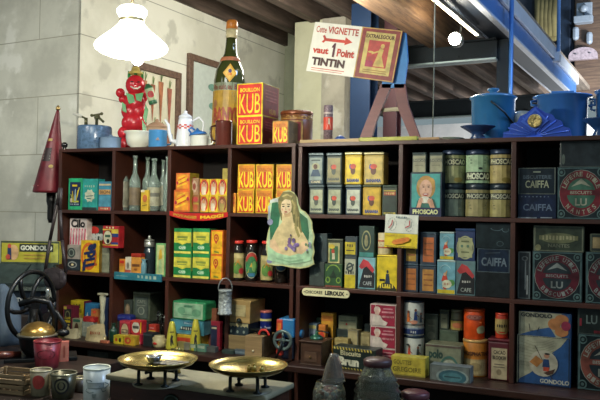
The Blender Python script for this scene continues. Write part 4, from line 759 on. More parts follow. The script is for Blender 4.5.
small('flat_tin', 'flat dark green tin below the small red-lidded tin', 'tin', 222, 233.5, 350.3, 354, '2c3c38', .05)
z_ = LG
p = lg(229, 351); cc = can('round_tin', 'small round tin with a bright red lid on the ledge', 'tin', 229, 9.5, 345, LG, p.y + .02, 'b8b8a8', [], lid=('c02430', .014))
small('flat_tin', 'flat blue-grey tin beside the drawer block at the ledge front', 'tin', 234, 246, 350, 354.6, '4c5c66', .05, [('r', .1, .3, .9, .7, '6c7c84')])
# grater hung on the divider
p = onY(222.5, 300, 3.46); r = 7 * depth(p) / FPX; z0, z1 = onY(222.5, 315, 3.46).z, onY(222.5, 290, 3.46).z
root = thing('hanging_grater', 'grey metal cylinder grater hanging from a wire loop on the third divider', 'grater', (p.x, 3.487, z0), facing(p))
g = G(); g.lathe([(r * 1.02, 0), (r * 1.02, .01), (r * .94, .012), (r * .92, z1 - z0 - .01), (r, z1 - z0 - .008), (r, z1 - z0)], mat('a4aca8', .4, .2, .35, 60, bump=.8), 26); g.build('drum', root)
g = G(); H = z1 - z0; g.tube([(r * cos(t), -.0, H + .062 * sin(t) * 1.0) for t in [pi * i / 12 for i in range(13)]], .0032, mat('8a8e8a', .4, .3)); g.build('wire_loop', root)
# ================================================================== ledge, bay 4
z = carton('drawer_block', 'small pale wooden drawer block at the foot of the navy drawer, fourth bay', 'box', 227.5, 246, 335.5, LG, 3.56, .12, wood('pale_wood', '6c5a3c', '8c7850'), [])
z = carton('drawer_box', 'navy box with a pale scalloped band and three white dots', 'box', 227.5, 248.5, 323, z, 3.57, .12, '22343c', [('r', .02, .66, .98, .96, 'b0a87c')] + [('e', .1 + .16 * i, .66, .07, .1, '22343c') for i in range(6)] + [('e', .2 + .3 * i, .3, .05, .12, '8c988c') for i in range(3)])
root_b = z
a = onY(229, 300, 3.57); b = onY(250.5, 300, 3.57); W = onY(250.5, 300, 3.57).x - onY(229.5, 300, 3.57).x; H = onY(240, 300.5, 3.57).z - z
root = thing('wooden_radio', 'brown wooden box with a cream front panel and a dark round knob', 'radio', ((a.x + b.x) / 2, 3.66, z))
g = G(); g.box(-W / 2, W / 2, -.09, .09, 0, H, wood('radio_wood', '8a7244', 'a48a58', .5), .004); g.build('cabinet', root)
g = G(); g.box(-W * .34, W * .3, -.094, -.0905, H * .3, H * .8, mat('a89c70', .7), .001); g.pr([('l', [(.2, .7), (.8, .7)], .03, '8a8058'), ('l', [(.2, .4), (.8, .4)], .03, '8a8058')], _wrap(lambda u, v, o: (-W * .34 + u * W * .64, -.094 - o, H * .3 + v * H * .5))); g.build('front_panel', root)
g = G(); g.ball((W * .05, -.106, H * .12), .015, mat('1c2420', .15)); g.build('knob', root)
a = onY(245, 336, 3.50); b = onY(262, 336, 3.50); W = b.x - a.x; H = onY(253, 336, 3.5).z - LG
root = thing('wooden_mill', 'pale wooden box mill with dark iron fittings in front of the navy canister', 'mill', ((a.x + b.x) / 2, 3.585, LG))
g = G(); g.box(-W / 2, W / 2, -.085, .085, 0, H, wood('mill_wood', '7a6444', '98805a', .5), .003); g.build('box', root)
g = G(); g.ball((0, -.088, H * .3), .006, 'c8c0a0'); g.build('knob', root)
g = G(); ir = mat('1c2222', .4, .4); g.lathe([(.04, 0), (.045, .01), (.03, .02), (.015, .03)], ir, 18, (.02, 0, H)); g.tube([(-.05, -.02, H + .02), (.0, -.02, H + .025), (.06, -.03, H + .018)], .008, ir); g.build('ironwork', root)
g = G(); g.tube([(.045 + .03 * cos(t), -.05, H + .004 + .028 * sin(t)) for t in [pi * i / 12 for i in range(13)]], .006, mat('d03830', .35)); g.build('red_handle', root)
z = carton('dark_carton', 'dark carton at the back of the fourth bay carrying the navy canister', 'carton', 256, 275, 334, LG, 3.70, .12, '20262a')
root = None
cc = can('navy_canister', 'navy blue canister with a pink top and cream band, fourth bay', 'canister', 266, 12.5, 311, z, 3.72, '1c2870', [('r', .05, .62, .85, .72, 'd8d080'), ('l', [(.2, .3), (.5, .36)], .08, 'a8b0d0'), ('l', [(.5, .3), (.75, .3)], .08, 'a8b0d0')], lid=('c87068', .012), rough=.25)
c = onY(259, 305, 3.80); g = G(); g.lathe([(.0, 0), (.03, .002), (.055, .008)], mat('9fb0b0', .05, 0, 0, glass=.9), 24, cap=False, M=Matrix.Rotation(radians(80), 4, 'X')); g.lathe([(.008, -.2), (.008, -.05)], mat('3c4444', .3), 8)
c.z = LG + .2; 
g = G(); hh = onY(259, 300, 3.8).z - LG; gl = mat('a8b8b8', .05, 0, 0, glass=.9); g.lathe([(.03, 0), (.03, .004), (.005, .01), (.005, hh - .02), (.045, hh), (.047, hh)], gl, 24); tag(g.build('glass_dish', None, (c.x, 3.8, LG)), 'shallow glass dish on a stem at the back of the fourth bay', 'dish')
# blue coffee grinder with flywheel
p = onY(284, 345, 3.52); root = thing('coffee_grinder', 'blue coffee grinder with a red front edge and a grey crank wheel', 'grinder', (p.x, 3.55, LG), .1)
sc = depth(p) / FPX; bl_ = mat('2f74a8', .35, 0, .15)
g = G(); g.box(-8 * sc, 9 * sc, -.02, .10, .115, .215, bl_, .008); g.box(-6 * sc, 8 * sc, .0, .08, 0, .115, mat('1c2c48', .4), .006); g.tube([(8 * sc, .02, .14), (16 * sc, .02, .135)], .022, bl_, 14); g.build('body', root)
g = G(); g.box(-9.5 * sc, -3 * sc, -.026, .0, .02, .21, mat('c83c2c', .4), .004); g.pr([('r', .2, .7, .8, .9, 'd87a2c'), ('e', .5, .3, .2, .1, 'd8a03a')], _wrap(lambda u, v, o: ((-9.5 + 6.5 * u) * sc, -.026 - o, .02 + .19 * v))); g.build('front_plate', root)
g = G(); wm = mat('6a7c78', .35, .5, .3)
M = Matrix.Translation((-1 * sc, -.045, .105)) @ Matrix.Rotation(radians(90), 4, 'X'); g.lathe([(.052, -.006), (.056, 0), (.052, .006), (.038, .004), (.038, -.004), (.052, -.006)], wm, 32, M=M, cap=False); g.lathe([(.014, -.012), (.014, .012)], wm, 14, M=M)
for k in range(4): g.tube([M @ Vector((.012 * cos(k * pi / 2), .012 * sin(k * pi / 2), 0)), M @ Vector((.042 * cos(k * pi / 2), .042 * sin(k * pi / 2), 0))], .006, wm)
g.build('wheel', root)
g = G(); g.tube([M @ Vector((0, 0, .012)), M @ Vector((-.01, -.05, .02)), M @ Vector((-.03, -.09, .02))], .007, mat('1c2222', .4, .4)); g.build('crank', root)
g = G(); g.lathe([(.006, 0), (.009, .02), (.006, .04), (.008, .13), (.006, .2)], mat('6a3c28', .4), 12, (3 * sc, .04, .215)); g.build('wooden_stem', root)
# wooden drawer mill in bay 5
p = lg(312, 362); a, b = onY(300.5, 362, 3.46), onY(321, 362, 3.46); W = b.x - a.x; H = onY(311, 341, 3.46).z - LG
root = thing('drawer_mill', 'small dark wooden coffee mill with a drawer and green domed top', 'mill', ((a.x + b.x) / 2, 3.53, LG))
dw = wood('dark_mill_wood', '2c1c14', '4c3424', .45)
g = G(); g.box(-W / 2, W / 2, -.07, .07, .008, H - .008, dw, .003); g.box(-W / 2 - .008, W / 2 + .008, -.078, .078, H - .008, H, dw, .002); g.box(-W / 2 - .005, W / 2 + .005, -.075, .075, 0, .008, dw, .002); g.build('body', root)
g = G(); g.box(-W * .3, W * .3, -.074, -.0705, H * .15, H * .55, wood('mill_drawer', '3c281c', '5c4430'), .001); dr = g.build('drawer', root)
g = G(); g.ball((0, -.078, H * .35), .006, mat('8a6a3c', .3, .7)); g.build('knob', dr)
g = G(); g.lathe([(.036, 0), (.034, .01), (.022, .02), (.008, .025), (.006, .045)], mat('2c5c48', .3, .2), 24, (0, 0, H)); g.tube([(0, 0, H + .04), (.03, -.01, H + .045), (.075, -.02, H + .04)], .004, mat('1c2222', .4)); g.build('dome', root)
# ================================================================== bay 5 ledge
def five(name, ll, cat, x0, x1, yt, Y, col, d, pr_=(), fl=LG, **k): return carton(name, ll, cat, x0, x1, yt, fl, Y, d, col, pr_, **k)
five('blue_tin', 'white and blue patterned tin behind the green domed mill', 'tin', 304.5, 317, 323.5, 3.68, '5c7488', .07, [('r', .05, .1, .95, .85, '8494a4'), ('p', [(.2, .2), (.5, .7), (.7, .3)], '2c4468'), ('l', [(.1, .5), (.4, .3)], .1, 'b8bcb8'), ('l', [(.6, .7), (.9, .4)], .1, '2c4468'), ('r', .05, .85, .95, .95, 'b0a868')])
z = five('green_carton', 'dull green carton at the back of the fifth bay', 'carton', 311, 322, 317.7, 3.78, '48604c', .06, [('r', .1, .5, .9, .9, '5c7458')])
z = five('orange_packet', 'orange and red packet with a pale foot, fifth bay', 'packet', 318.5, 325.5, 325, 3.64, 'c8782c', .04, [('e', .5, .6, .4, .2, 'c83c28'), ('r', 0, 0, 1, .25, 'd8a83c')])
five('ochre_packet', 'golden packet with a black leaf silhouette, fifth bay', 'packet', 321.3, 333.3, 313, 3.70, 'c8942c', .05, [('r', .04, .82, .96, .94, 'b8742c'), ('e', .6, .45, .26, .16, '2c1c14'), ('e', .5, .38, .12, .12, '2c1c14'), ('e', .72, .35, .1, .12, '2c1c14'), ('e', .2, .4, .08, .1, 'c85a2c')])
z = five('dark_carton', 'dark long carton under the cream box at the back', 'carton', 335, 358, 329.5, 3.74, '2c3834', .1, [('r', .1, .6, .9, .8, '3c4a44')])
five('cream_box', 'cream and green box with a tiny red dot at the back of the fifth bay', 'box', 338.5, 357, 316, 3.74, '7c846c', .1, [('r', .05, .05, .95, .55, '9c9c7c'), ('l', [(.1, .6), (.9, .7)], .06, '4c5c4c'), ('e', .45, .4, .05, .08, RD)], fl=z)
five('cream_packet', 'upright cream packet with a small brown mark, fifth bay', 'packet', 347.2, 358.5, 330, 3.64, '9c9068', .05, [('r', .06, .0, .94, .92, 'b0a478'), ('e', .4, .55, .14, .1, '5c5440'), ('e', .55, .5, .1, .06, '5c5440')], edge=('34444c', .02))
five('cream_packet', 'second cream packet beside the maroon boxes, fifth bay', 'packet', 360, 370, 333, 3.66, '94885c', .05, [('r', .06, .0, .94, .88, 'a89c70'), ('l', [(.2, .6), (.8, .6)], .08, '7c7450')])
five('small_dark_tin', 'small dark grey tin behind the cream packets', 'tin', 364.5, 370, 324, 3.76, '3c4844', .05)
five('yellow_card_box', 'low yellowish box in front of the cream packets', 'box', 334.5, 348, 338.5, 3.60, 'a8965c', .05, [('r', .1, .7, .9, .85, 'b8aa74')])
def chef(yt, yb, fl, ll, Y=3.57):
    return carton('pudding_box', ll, 'box', 370.3, 396, yt, fl, Y, .10, 'c8b8b0', [('r', .22, .04, .97, .96, '98203c'), ('r', .03, .55, .2, .96, '98203c'), ('e', .28, .74, .13, .16, 'd8c8b8'), ('e', .28, .62, .09, .14, 'd0b0a0'), ('p', [(.06, .04), (.62, .04), (.7, .2), (.5, .3), (.4, .5), (.14, .5)], 'd4c8bc'), ('r', .46, .62, .92, .7, 'c88890'), ('r', .52, .78, .88, .84, 'c88890'), ('t', 'ENTREMETS', .46, .4, .94, .5, 'd0a0a0')], 'maroon chef pudding boxes stacked', bev=.002)
z = chef(348.5, 0, LG, 'maroon box with a white chef, bottom of three and half hidden'); z = chef(326.7, 0, z, 'maroon box with a white chef, middle of three'); chef(304.5, 0, z, 'maroon box with a white chef, top of three')
# striped edged biscuit tin and yellow cough-drop box near the ledge front
a, b = onY(333, 350, 3.46), onY(377, 352, 3.46); W = b.x - a.x; H = onY(355, 348, 3.46).z - LG
g = G(); g.box(-W / 2, W / 2, -.045, .045, 0, H, mat('1e2c28', .4, .1, .3), .003)
fp = front(W, .09, H); g.pr([('t', 'Biscuits', .18, .62, .66, .84, 'b8b490', .03), ('t', 'Brun', .14, .16, .62, .56, 'c8c8b0', .06)] + [('p', [(.03 + .072 * i, .86), (.065 + .072 * i, .86), (.045 + .072 * i, .98), (.01 + .072 * i, .98)], 'b8a850') for i in range(13)] + [('p', [(.03 + .072 * i, .02), (.065 + .072 * i, .02), (.045 + .072 * i, .1), (.01 + .072 * i, .1)], 'a89848') for i in range(13)], fp)
tag(g.build('biscuit_tin_long', None, ((a.x + b.x) / 2, 3.505, LG), -.08), 'long dark green biscuit tin with yellow striped edges lying on the ledge', 'tin')
carton('cough_drop_box', 'long dull yellow box with brown capitals on the ledge front', 'box', 391, 425.5, 357, LG, 3.47, .07, 'b8a83c', [('t', 'GOUTTES', .08, .58, .6, .82, '6c6420', .03), ('t', 'GREGOIRE', .06, .2, .88, .46, '6c6420', .03), ('r', .0, .0, 1, .06, '8c8030')])
# ================================================================== bay 6 ledge
WN = [('r', 0, .0, 1, .96, 'c4c8c0')]
def willow(yt, fl, ll, p2):
    return can('white_canister', ll, 'canister', 414, 20.5, yt, fl, 3.64, 'c4c8c0', p2, 'white canisters with small figures', lid=('22344a', .012), rough=.3)
fig = lambda u, v, c, s=1: [('e', u, v + .22 * s, .035 * s, .045 * s, '7a4a38'), ('p', [(u - .05 * s, v - .08 * s), (u + .05 * s, v - .08 * s), (u + .03 * s, v + .18 * s), (u - .03 * s, v + .18 * s)], c), ('l', [(u, v + .1 * s), (u + .1 * s, v + .02 * s)], .02, '7a4a38')]
z = willow(336, LG, 'white canister with two little dancers, lower of two', fig(.36, .52, 'c84a30') + fig(.62, .5, '3c4a44') + [('e', .5, .3, .3, .02, '8a9a80'), ('e', .33, .8, .05, .03, '2c3434'), ('e', .66, .8, .05, .03, '2c3434')])
willow(300.5, z, 'white canister with little figures above a navy band, upper of two', [('r', 0, .04, 1, .2, '1c3468'), ('r', 0, .2, 1, .24, '8c9cb0'), ('r', 0, .32, 1, .34, '22344a')] + fig(.34, .5, 'd07030') + fig(.55, .56, '22407a') + fig(.7, .48, '2c4a58', .9) + [('e', .5, .42, .1, .06, 'c88a70'), ('t', 'THE', .42, .08, .58, .16, 'c8ccd0')])
z0 = carton('polo_box', 'greyish box with dark green name and pale arc, sixth bay ledge', 'box', 425.5, 461, 345, LG, 3.56, .12, '7c8068', [('t', 'polo', .1, .46, .5, .84, '24443c', .05), ('r', 0, .92, 1, .98, '5c4c44'), ('e', .68, .1, .26, .44, 'b4b8a4'), ('o', .68, .1, .3, .56, .14, '3c6a60', 10, 170), ('e', .72, .3, .05, .08, 'b0503c')])
z0 = LG + (onY(443, 345, 3.56).z - LG)
carton('oval_box', 'grey box with a big blue-green oval at the ledge front, sixth bay', 'box', 430, 470.5, 366, LG, 3.45, .07, '6c7470', [('e', .56, .3, .4, .52, '34606c'), ('o', .56, .3, .4, .52, .14, '8c9c98'), ('e', .56, .3, .24, .3, '4c7c84'), ('l', [(.36, .3), (.76, .3)], .08, '28444c')], edge=('565e58', .04))
z1 = carton('dark_carton', 'dark carton behind the greyish named box in the sixth bay', 'carton', 424, 462, 345, LG, 3.72, .14, '262c28')
carton('grey_tin', 'grey-green tin with a pale disc, back left of the sixth bay', 'tin', 425, 438, 313.5, z1, 3.72, .08, '4c584c', [('r', .1, .08, .9, .88, '6a7060'), ('e', .5, .3, .3, .14, '8a8c78'), ('l', [(.25, .65), (.75, .65)], .05, '8a8c78')], lid=('56625a', .012))
z = carton('green_tin', 'plain dull green flat tin behind the greyish named box', 'tin', 439.5, 458.5, 330.5, z1, 3.70, .08, '445444', [('r', .1, .2, .9, .8, '505f4c')])
carton('grey_tin', 'slim dark tin with a pale label on the green flat tin', 'tin', 439.5, 449, 309.5, z, 3.72, .06, '38443c', [('r', .16, .08, .84, .86, '7c8068'), ('l', [(.3, .6), (.7, .6)], .06, '565c48')], lid=('4c584c', .010))
can('small_canister', 'small dark and ochre canister beside the big orange canister', 'canister', 457.5, 12.5, 310, z, 3.73, '6c7058', [('r', 0, .06, 1, .55, 'b0984c'), ('e', .5, .3, .26, .14, 'c87850'), ('r', 0, .55, 1, .62, '3c443c')], lid=('8c8c70', .012))
z = can('malt_canister', 'wide ochre-orange canister with a cream label, below the bright orange one', 'canister', 475.5, 24, 340.5, LG, 3.66, 'c07828', [('r', .18, .05, .84, .52, 'b8a070'), ('r', .24, .1, .78, .48, 'c4b080'), ('t', 'PHOSPHATINE', .1, .62, .9, .74, '5a3420', .03), ('e', .5, .3, .16, .12, 'a08c60')], lid=('d0a868', .012))
can('orange_canister', 'bright orange canister with a pale scalloped label, sixth bay', 'canister', 474.5, 20.5, 309.5, z, 3.67, 'd8501c', [('e', .74, .36, .17, .14, 'b8bc90'), ('e', .66, .3, .08, .08, 'b8bc90'), ('e', .5, .8, .26, .09, 'a8584c'), ('t', 'CACAO', .32, .74, .7, .86, 'c88a78', .02), ('l', [(.3, .62), (.7, .62)], .03, 'e07a40')], lid=('d85a28', .012), rough=.3)
z = carton('cocoa_tin', 'tall maroon cocoa tin with a cream lettered label, sixth bay', 'tin', 488.3, 509.5, 339, LG, 3.585, .09, '5c1c28', [('r', .16, .04, .9, .84, 'b8aa88'), ('t', 'CACAO', .26, .68, .82, .78, '2c2420', .03), ('t', 'BLOOKER', .22, .54, .86, .64, '2c2420', .03), ('l', [(.3, .42), (.78, .42)], .025, '6a6050'), ('l', [(.26, .35), (.8, .35)], .02, '6a6050'), ('e', .53, .22, .12, .08, '8a7c60')], lid=('64222c', .014), bev=.008)
can('small_canister', 'small red and cream canister standing on the maroon cocoa tin', 'canister', 502, 12.3, 313.5, z, 3.63, 'c03c24', [('r', 0, .3, 1, .84, 'b09c60'), ('t', 'ROYAL', .24, .46, .8, .62, '2c2420', .04), ('o', .5, .3, .3, .1, .4, 'b09c60', 180, 360)], lid=('c84430', .010))
# ================================================================== bay 7 ledge
def gond(x0, x1, yt, fl, ll, P): return carton('gondola_tin', ll, 'tin', x0, x1, yt, fl, 3.59, .18, '2c5488', P, 'blue and cream biscuit tins with boat pictures', rough=.4, dirt=.3, edge=('1c2c3c', .02))
WV = [('p', [(.0, .0), (.0, 1), (.94, 1), (.82, .82), (.66, .68), (.44, .4), (.24, .22), (.06, .1)], 'a8a890')] + [('l', [(.02, .95 - .07 * i), (.3, .86 - .06 * i), (.5, .88 - .05 * i), (.7, .98 - .05 * i)], .008, '8c8c74') for i in range(9)]
z = gond(517.3, 571, 336.5, LG, 'cream and blue tin with a gondolier carrying a big biscuit, lower of two', WV + [('e', .5, .45, .27, .27, 'b4b09c'), ('l', [(.34, .8), (.68, .12)], .012, '3c2c20'), ('p', [(.24, .46), (.36, .6), (.5, .5), (.38, .36)], 'b87c40'), ('p', [(.48, .38), (.62, .38), (.6, .54), (.5, .54)], '22406c'), ('e', .56, .61, .05, .05, 'b88468'), ('e', .57, .65, .05, .02, BK), ('p', [(.5, .3), (.6, .3), (.62, .38), (.5, .38)], 'b84830'), ('p', [(.5, .26), (.72, .36), (.68, .26), (.58, .22)], '4c3428'), ('t', 'GONDOLO', .44, .05, .98, .14, 'c0c0b0', .03)])
gond(519, 571.5, 312.7, z, 'cream and blue tin with orange petals and black capitals, upper of two', [('r', 0, 0, .82, 1, 'a0a088'), ('p', [(0, 0), (.72, 0), (.6, .4), (.4, .3), (.2, .16)], '2c5488'), ('e', .68, .55, .12, .24, 'b47848'), ('e', .82, .76, .13, .2, 'b47848'), ('e', .82, .24, .13, .2, 'b47848'), ('e', .9, .5, .09, .2, '98304c'), ('t', 'GONDOLO', .04, .78, .64, .96, '20282c', .04), ('l', [(.2, .5), (.22, .2), (.3, .22)], .012, '20282c'), ('l', [(.4, .4), (.36, .2)], .012, '20282c')])
z = lu(577.5, 634, 335.5, LG, 3.59, 'big square biscuit tin with salmon ring standing right of the gondolier tin', '8c5044', '26343a', 'a8aca0', 'LEFEVRE', 'BISCUITS')
carton('biscuit_box', 'dark scuffed tin with faint letters on the salmon-ringed tin', 'box', 577.5, 634, 309.5, z, 3.59, .2, '26302e', [('t', 'LU', .16, .4, .36, .74, '6c7c78'), ('r', .3, .05, .7, .16, '8c2c38'), ('r', .04, .3, .08, .6, '8c2c38')], edge=('46544e', .03), **SCUFF)

# ================================================================== die-cut lady, clock card
Yc = 3.530
a = onY(264.5, 267, Yc); b = onY(314.5, 190, Yc); W = b.x - a.x; H = b.z - a.z
def px2(x, y): return ((x - 264.5) / 50, (267 - y) / 77)
mp = _wrap(lambda u, v, o: (u * W, -.006 - o, v * H))
out = [(266, 264), (274, 265.5), (282, 265), (291, 266.5), (300, 267), (309, 265), (314.5, 262), (313, 256), (314.5, 250), (313, 243), (314.3, 235), (312, 228), (311.5, 221), (308, 215), (304, 211), (300, 209), (297.5, 204), (296.5, 198), (292.5, 192.5), (287, 190), (281.5, 191.5), (278.5, 196.5), (274, 198), (269, 200), (266.5, 205), (266.5, 212), (265.5, 219), (268, 226), (266, 233), (265, 240), (264.5, 248), (266, 256)]
out = [px2(*p) for p in out]
root = thing('lady_cutout', 'die-cut card of a fair-haired lady with violets in a mint scalloped frame', 'display card', (a.x, 3.5495, a.z))
g = G(); g.prism([(u * W, v * H) for u, v in out], -.006, 0, mat('b8bc84', .45, 0, .15)); cx, cy = .5, .45
P = [('p', [(cx + (u - cx) * .95, cy + (v - cy) * .96) for u, v in out], 'b4d0a8'),
     ('p', [px2(*q) for q in ((270, 203), (276, 202), (279, 214), (277, 228), (273, 238), (269, 240), (268, 226), (269, 212))], '1f6a48'),
     ('p', [px2(*q) for q in ((299, 212), (307, 218), (309, 232), (308, 244), (302, 238), (300, 226))], '2a6a48'),
     ('l', [px2(*q) for q in ((268, 202), (272, 200), (277, 200.5))], .04, 'c8d0d0'), ('l', [px2(*q) for q in ((267, 206), (267.3, 214), (268, 222))], .04, 'a8b4c0'), ('e', *px2(268.5, 222), .06, .04, '8c8cb0'), ('e', *px2(268.5, 261), .06, .03, '8c8cb0'),
     # hair behind, neck, shoulders
     ('p', [px2(*q) for q in ((276.5, 199), (281.5, 191.8), (289, 191.5), (295, 195), (296.5, 204), (299, 212), (300, 224), (303, 236), (299, 240), (294, 230), (280, 220), (277, 208))], '6e6a3a'),
     ('p', [px2(*q) for q in ((281, 214), (291, 212), (293, 222), (303, 232), (308, 240), (307, 252), (296, 256), (280, 254), (270, 248), (270, 240), (276, 228), (281, 222))], 'cfbd8c'),
     ('e', *px2(285, 206.5), .115, .125, 'e0cca4'),
     ('p', [px2(*q) for q in ((277.5, 208), (278, 198), (284, 193.5), (292, 195), (295.5, 205), (294, 214), (291.5, 206), (289.5, 200), (284, 199), (280.5, 202), (279.5, 208))], '8a8048'),
     ('l', [px2(*q) for q in ((293, 206), (296, 216), (295, 226), (299, 236))], .05, '948a52'), ('l', [px2(*q) for q in ((296, 208), (299, 220), (301, 232))], .03, '746c3c'),
     ('l', [px2(*q) for q in ((281, 196.5), (286, 194.5), (292, 197.5))], .02, 'b8ac70'), ('e', *px2(280, 199), .05, .03, '6e6a3a'), ('e', *px2(292.5, 199), .05, .035, '6e6a3a'), ('l', [px2(*q) for q in ((291, 200), (294, 206), (293, 214))], .03, 'a89c60'), ('l', [px2(*q) for q in ((298, 216), (298, 226), (302, 236))], .012, 'b8ac70'), ('p', [px2(*q) for q in ((282.5, 212.5), (287, 213.5), (289.5, 211), (290, 216), (284, 217))], 'b89c70'),
     ('e', *px2(282.3, 206.3), .028, .009, '3c3424'), ('e', *px2(287.6, 206.3), .028, .009, '3c3424'), ('l', [px2(280.7, 204.3), px2(283.6, 204)], .012, '54482c'), ('l', [px2(286.2, 204), px2(289.2, 204.4)], .012, '6c5c38'),
     ('l', [px2(285, 206.5), px2(284.6, 209.3), px2(285.6, 209.6)], .007, 'a8906c'), ('e', *px2(285, 211.7), .034, .010, 'b05848'), ('e', *px2(281.5, 209.4), .02, .014, 'd8ac8c'), ('e', *px2(288.6, 209.4), .02, .014, 'd8ac8c'),
     # dress, lace, flowers
     ('p', [px2(*q) for q in ((267, 246), (272, 248), (280, 253), (290, 255), (300, 252), (307, 244), (312, 240), (312, 258), (300, 262), (285, 263), (267, 260))], 'a8d0a8'),
     ('p', [px2(*q) for q in ((269, 240), (274, 239), (280, 250), (284, 254), (276, 252), (269, 247))], 'dcbc94'), ('p', [px2(*q) for q in ((296, 251), (302, 241), (308, 239), (309, 247), (302, 253))], 'dcbc94'),
     ('l', [px2(276, 258), px2(290, 261), px2(304, 258)], .02, '8cb890'), ('l', [px2(284, 257.5), px2(298, 256.5)], .01, '8cb890')]
rnd = random.Random(3)
for i in range(16): P.append(('e', *px2(292 + rnd.uniform(-6, 6), 243.5 + rnd.uniform(-5, 6)), .032, .024, ('6a5080', '7c64a0', '54406c', '8c7ca8')[i % 4]))
for i in range(6): P.append(('e', *px2(309 + rnd.uniform(-3, 2), 246 + rnd.uniform(-5, 5)), .022, .02, ('8c8cb0', '5c7a58')[i % 2]))
P.append(('l', [px2(292, 240), px2(291, 235)], .01, '4c6440')); P.append(('e', *px2(291, 234.5), .016, .012, '54406c'))
g.pr(P, mp, .0006, .0002); g.build('printed_card', root)
# clock card, leaning slightly
a = onY(383.5, 247, 3.535); b = onY(417, 214.5, 3.535); W = b.x - a.x; H = b.z - a.z
def clock(u): return [('o', u, .7, .13, .2, .05, 'a8b0a8')] + [('l', [(u + .12 * cos(t * pi / 6), .7 + .17 * sin(t * pi / 6)), (u + .14 * cos(t * pi / 6), .7 + .2 * sin(t * pi / 6))], .012, '7c8480') for t in range(12)]
g = G(); g.box(0, W, -.004, 0, 0, H, mat('d0d4c8', .5, 0, .1), .0008)
g.pr([('r', .0, .0, 1, .44, 'e0c81c'), ('l', [(0, .44), (1, .44)], .015, '7c9c98')] + clock(.22) + clock(.74) + [('l', [(.24, .84), (.22, .7), (.13, .58)], .03, 'b02838'), ('l', [(.76, .84), (.76, .68), (.64, .62)], .03, 'b02838'), ('t', 'PLATEAU', .34, .89, .68, .95, '4c6a74', .03), ('p', [(.24, .14), (.28, .22), (.52, .3), (.72, .34), (.8, .3), (.76, .22), (.56, .14), (.34, .1)], 'e0882c'), ('l', [(.34, .18), (.66, .26)], .04, 'd8742c'), ('l', [(.05, .36), (.32, .37)], .012, 'b0782c'), ('l', [(.05, .05), (.95, .05)], .02, '7c6c20')], _wrap(lambda u, v, o: (u * W, -.004 - o, v * H)))
o = tag(g.build('clock_card', None, (a.x, 3.5495, a.z), 0), 'white over yellow card with two red clock hands dials hung on the divider', 'display card'); o.rotation_euler = (0, radians(1.5), 0)

# ================================================================== on top of the left shelving
T = FL[0]
def topP(px, py, Y=3.66): return onY(px, py, Y)
en = lambda h, r=.22, d=.12: mat(h, r, 0, d, 14)
# blue-grey lidded pot with taps
c = topP(90.5, 125); r = 17 * depth(c) / FPX; H = c.z - T
root = thing('speckled_kettle', 'tall speckled blue-grey enamel pot with brass tap and white handle on top', 'pot', (c.x, 3.70, T), facing(c))
sp_ = mat('5c7896', .25, 0, .35, 60)
g = G(); g.lathe([(r * .96, 0), (r, .006), (r, H * .9), (r * .96, H * .97), (r * .6, H), (.0, H * 1.01)], sp_, 32, cap=False); g.build('pot_body', root)
br = mat('5c5c40', .35, .6, .2)
g = G(); g.tube([(r * .1, -.02, H), (r * .1, -.02, H + .05), (r * .22, -.04, H + .055)], .010, br); g.ball((r * .1, -.02, H + .05), .016, br); g.tube([(-r * .5, -.02, H), (-r * .5, -.02, H + .045)], .011, br); g.tube([(r * .1 - .03, -.02, H + .06), (r * .1 + .03, -.02, H + .075)], .007, br); g.ball((r * .1 - .03, -.02, H + .062), .01, br); g.ball((r * .1 + .03, -.02, H + .076), .01, br); g.tube([(r * .2, -.04, H + .05), (r * .5, -.05, H + .02)], .008, br); g.build('tap', root)
g = G(); g.tube([(-r * .5, -.02, H + .04), (-r * .85, -.03, H + .055)], .006, br); g.tube([(-r * .75, -.03, H + .052), (-r * 1.25, -.03, H + .068)], .012, mat('d8d8cc', .3), r2=.008); g.build('handle', root)
c = topP(109.5, 136.5, 3.60); r = 10.5 * depth(c) / FPX; H = c.z - T
root = thing('saucepan', 'small lidded blue-grey enamel saucepan in front of the speckled pot', 'saucepan', (c.x, 3.61, T), facing(c))
g = G(); g.lathe([(r * .92, 0), (r, .008), (r, H * .86), (r * 1.04, H * .88)], en('8ba4c0'), 28); g.build('pan', root)
g = G(); g.lathe([(r * 1.06, H * .88), (r * 1.05, H * .92), (r * .5, H * 1.02), (.012, H * 1.05), (.012, H * 1.15), (.003, H * 1.17)], en('5c748c'), 28, cap=False); g.build('lid', root)
g = G(); g.tube([(-r, -.01, H * .8), (-r * 1.18, -.02, H * .8), (-r * 1.3, -.03, H * .78)], .006, en('5c748c')); g.build('handle', root)
c = topP(64.5, 147, 3.6); g = G(); g.lathe([(.012, 0), (.016, .004), (.01, .01), (.019, .022), (.02, .035), (.012, .045), (.002, .048)], mat('1c1a18', .2), 18); tag(g.build('black_finial', None, (c.x, 3.6, T)), 'little black round knob at the top left corner of the shelving', 'knob')
c = topP(137.3, 131.5, 3.66); r = 13.5 * depth(c) / FPX; H = c.z - T
g = G(); g.lathe([(r * .5, 0), (r * .52, .008), (r * .8, H * .25), (r * .9, H * .6), (r * .9, H * .82), (r * 1.02, H * .93), (r * 1.06, H), (r * .98, H), (r * .82, H * .7), (r * .6, H * .2), (0, H * .15)], en('d8d8c8', .2, .06), 36, cap=False)
tag(g.build('white_bowl', None, (c.x, 3.67, T)), 'deep white enamel bowl with rolled rim beside the blue mug', 'bowl')
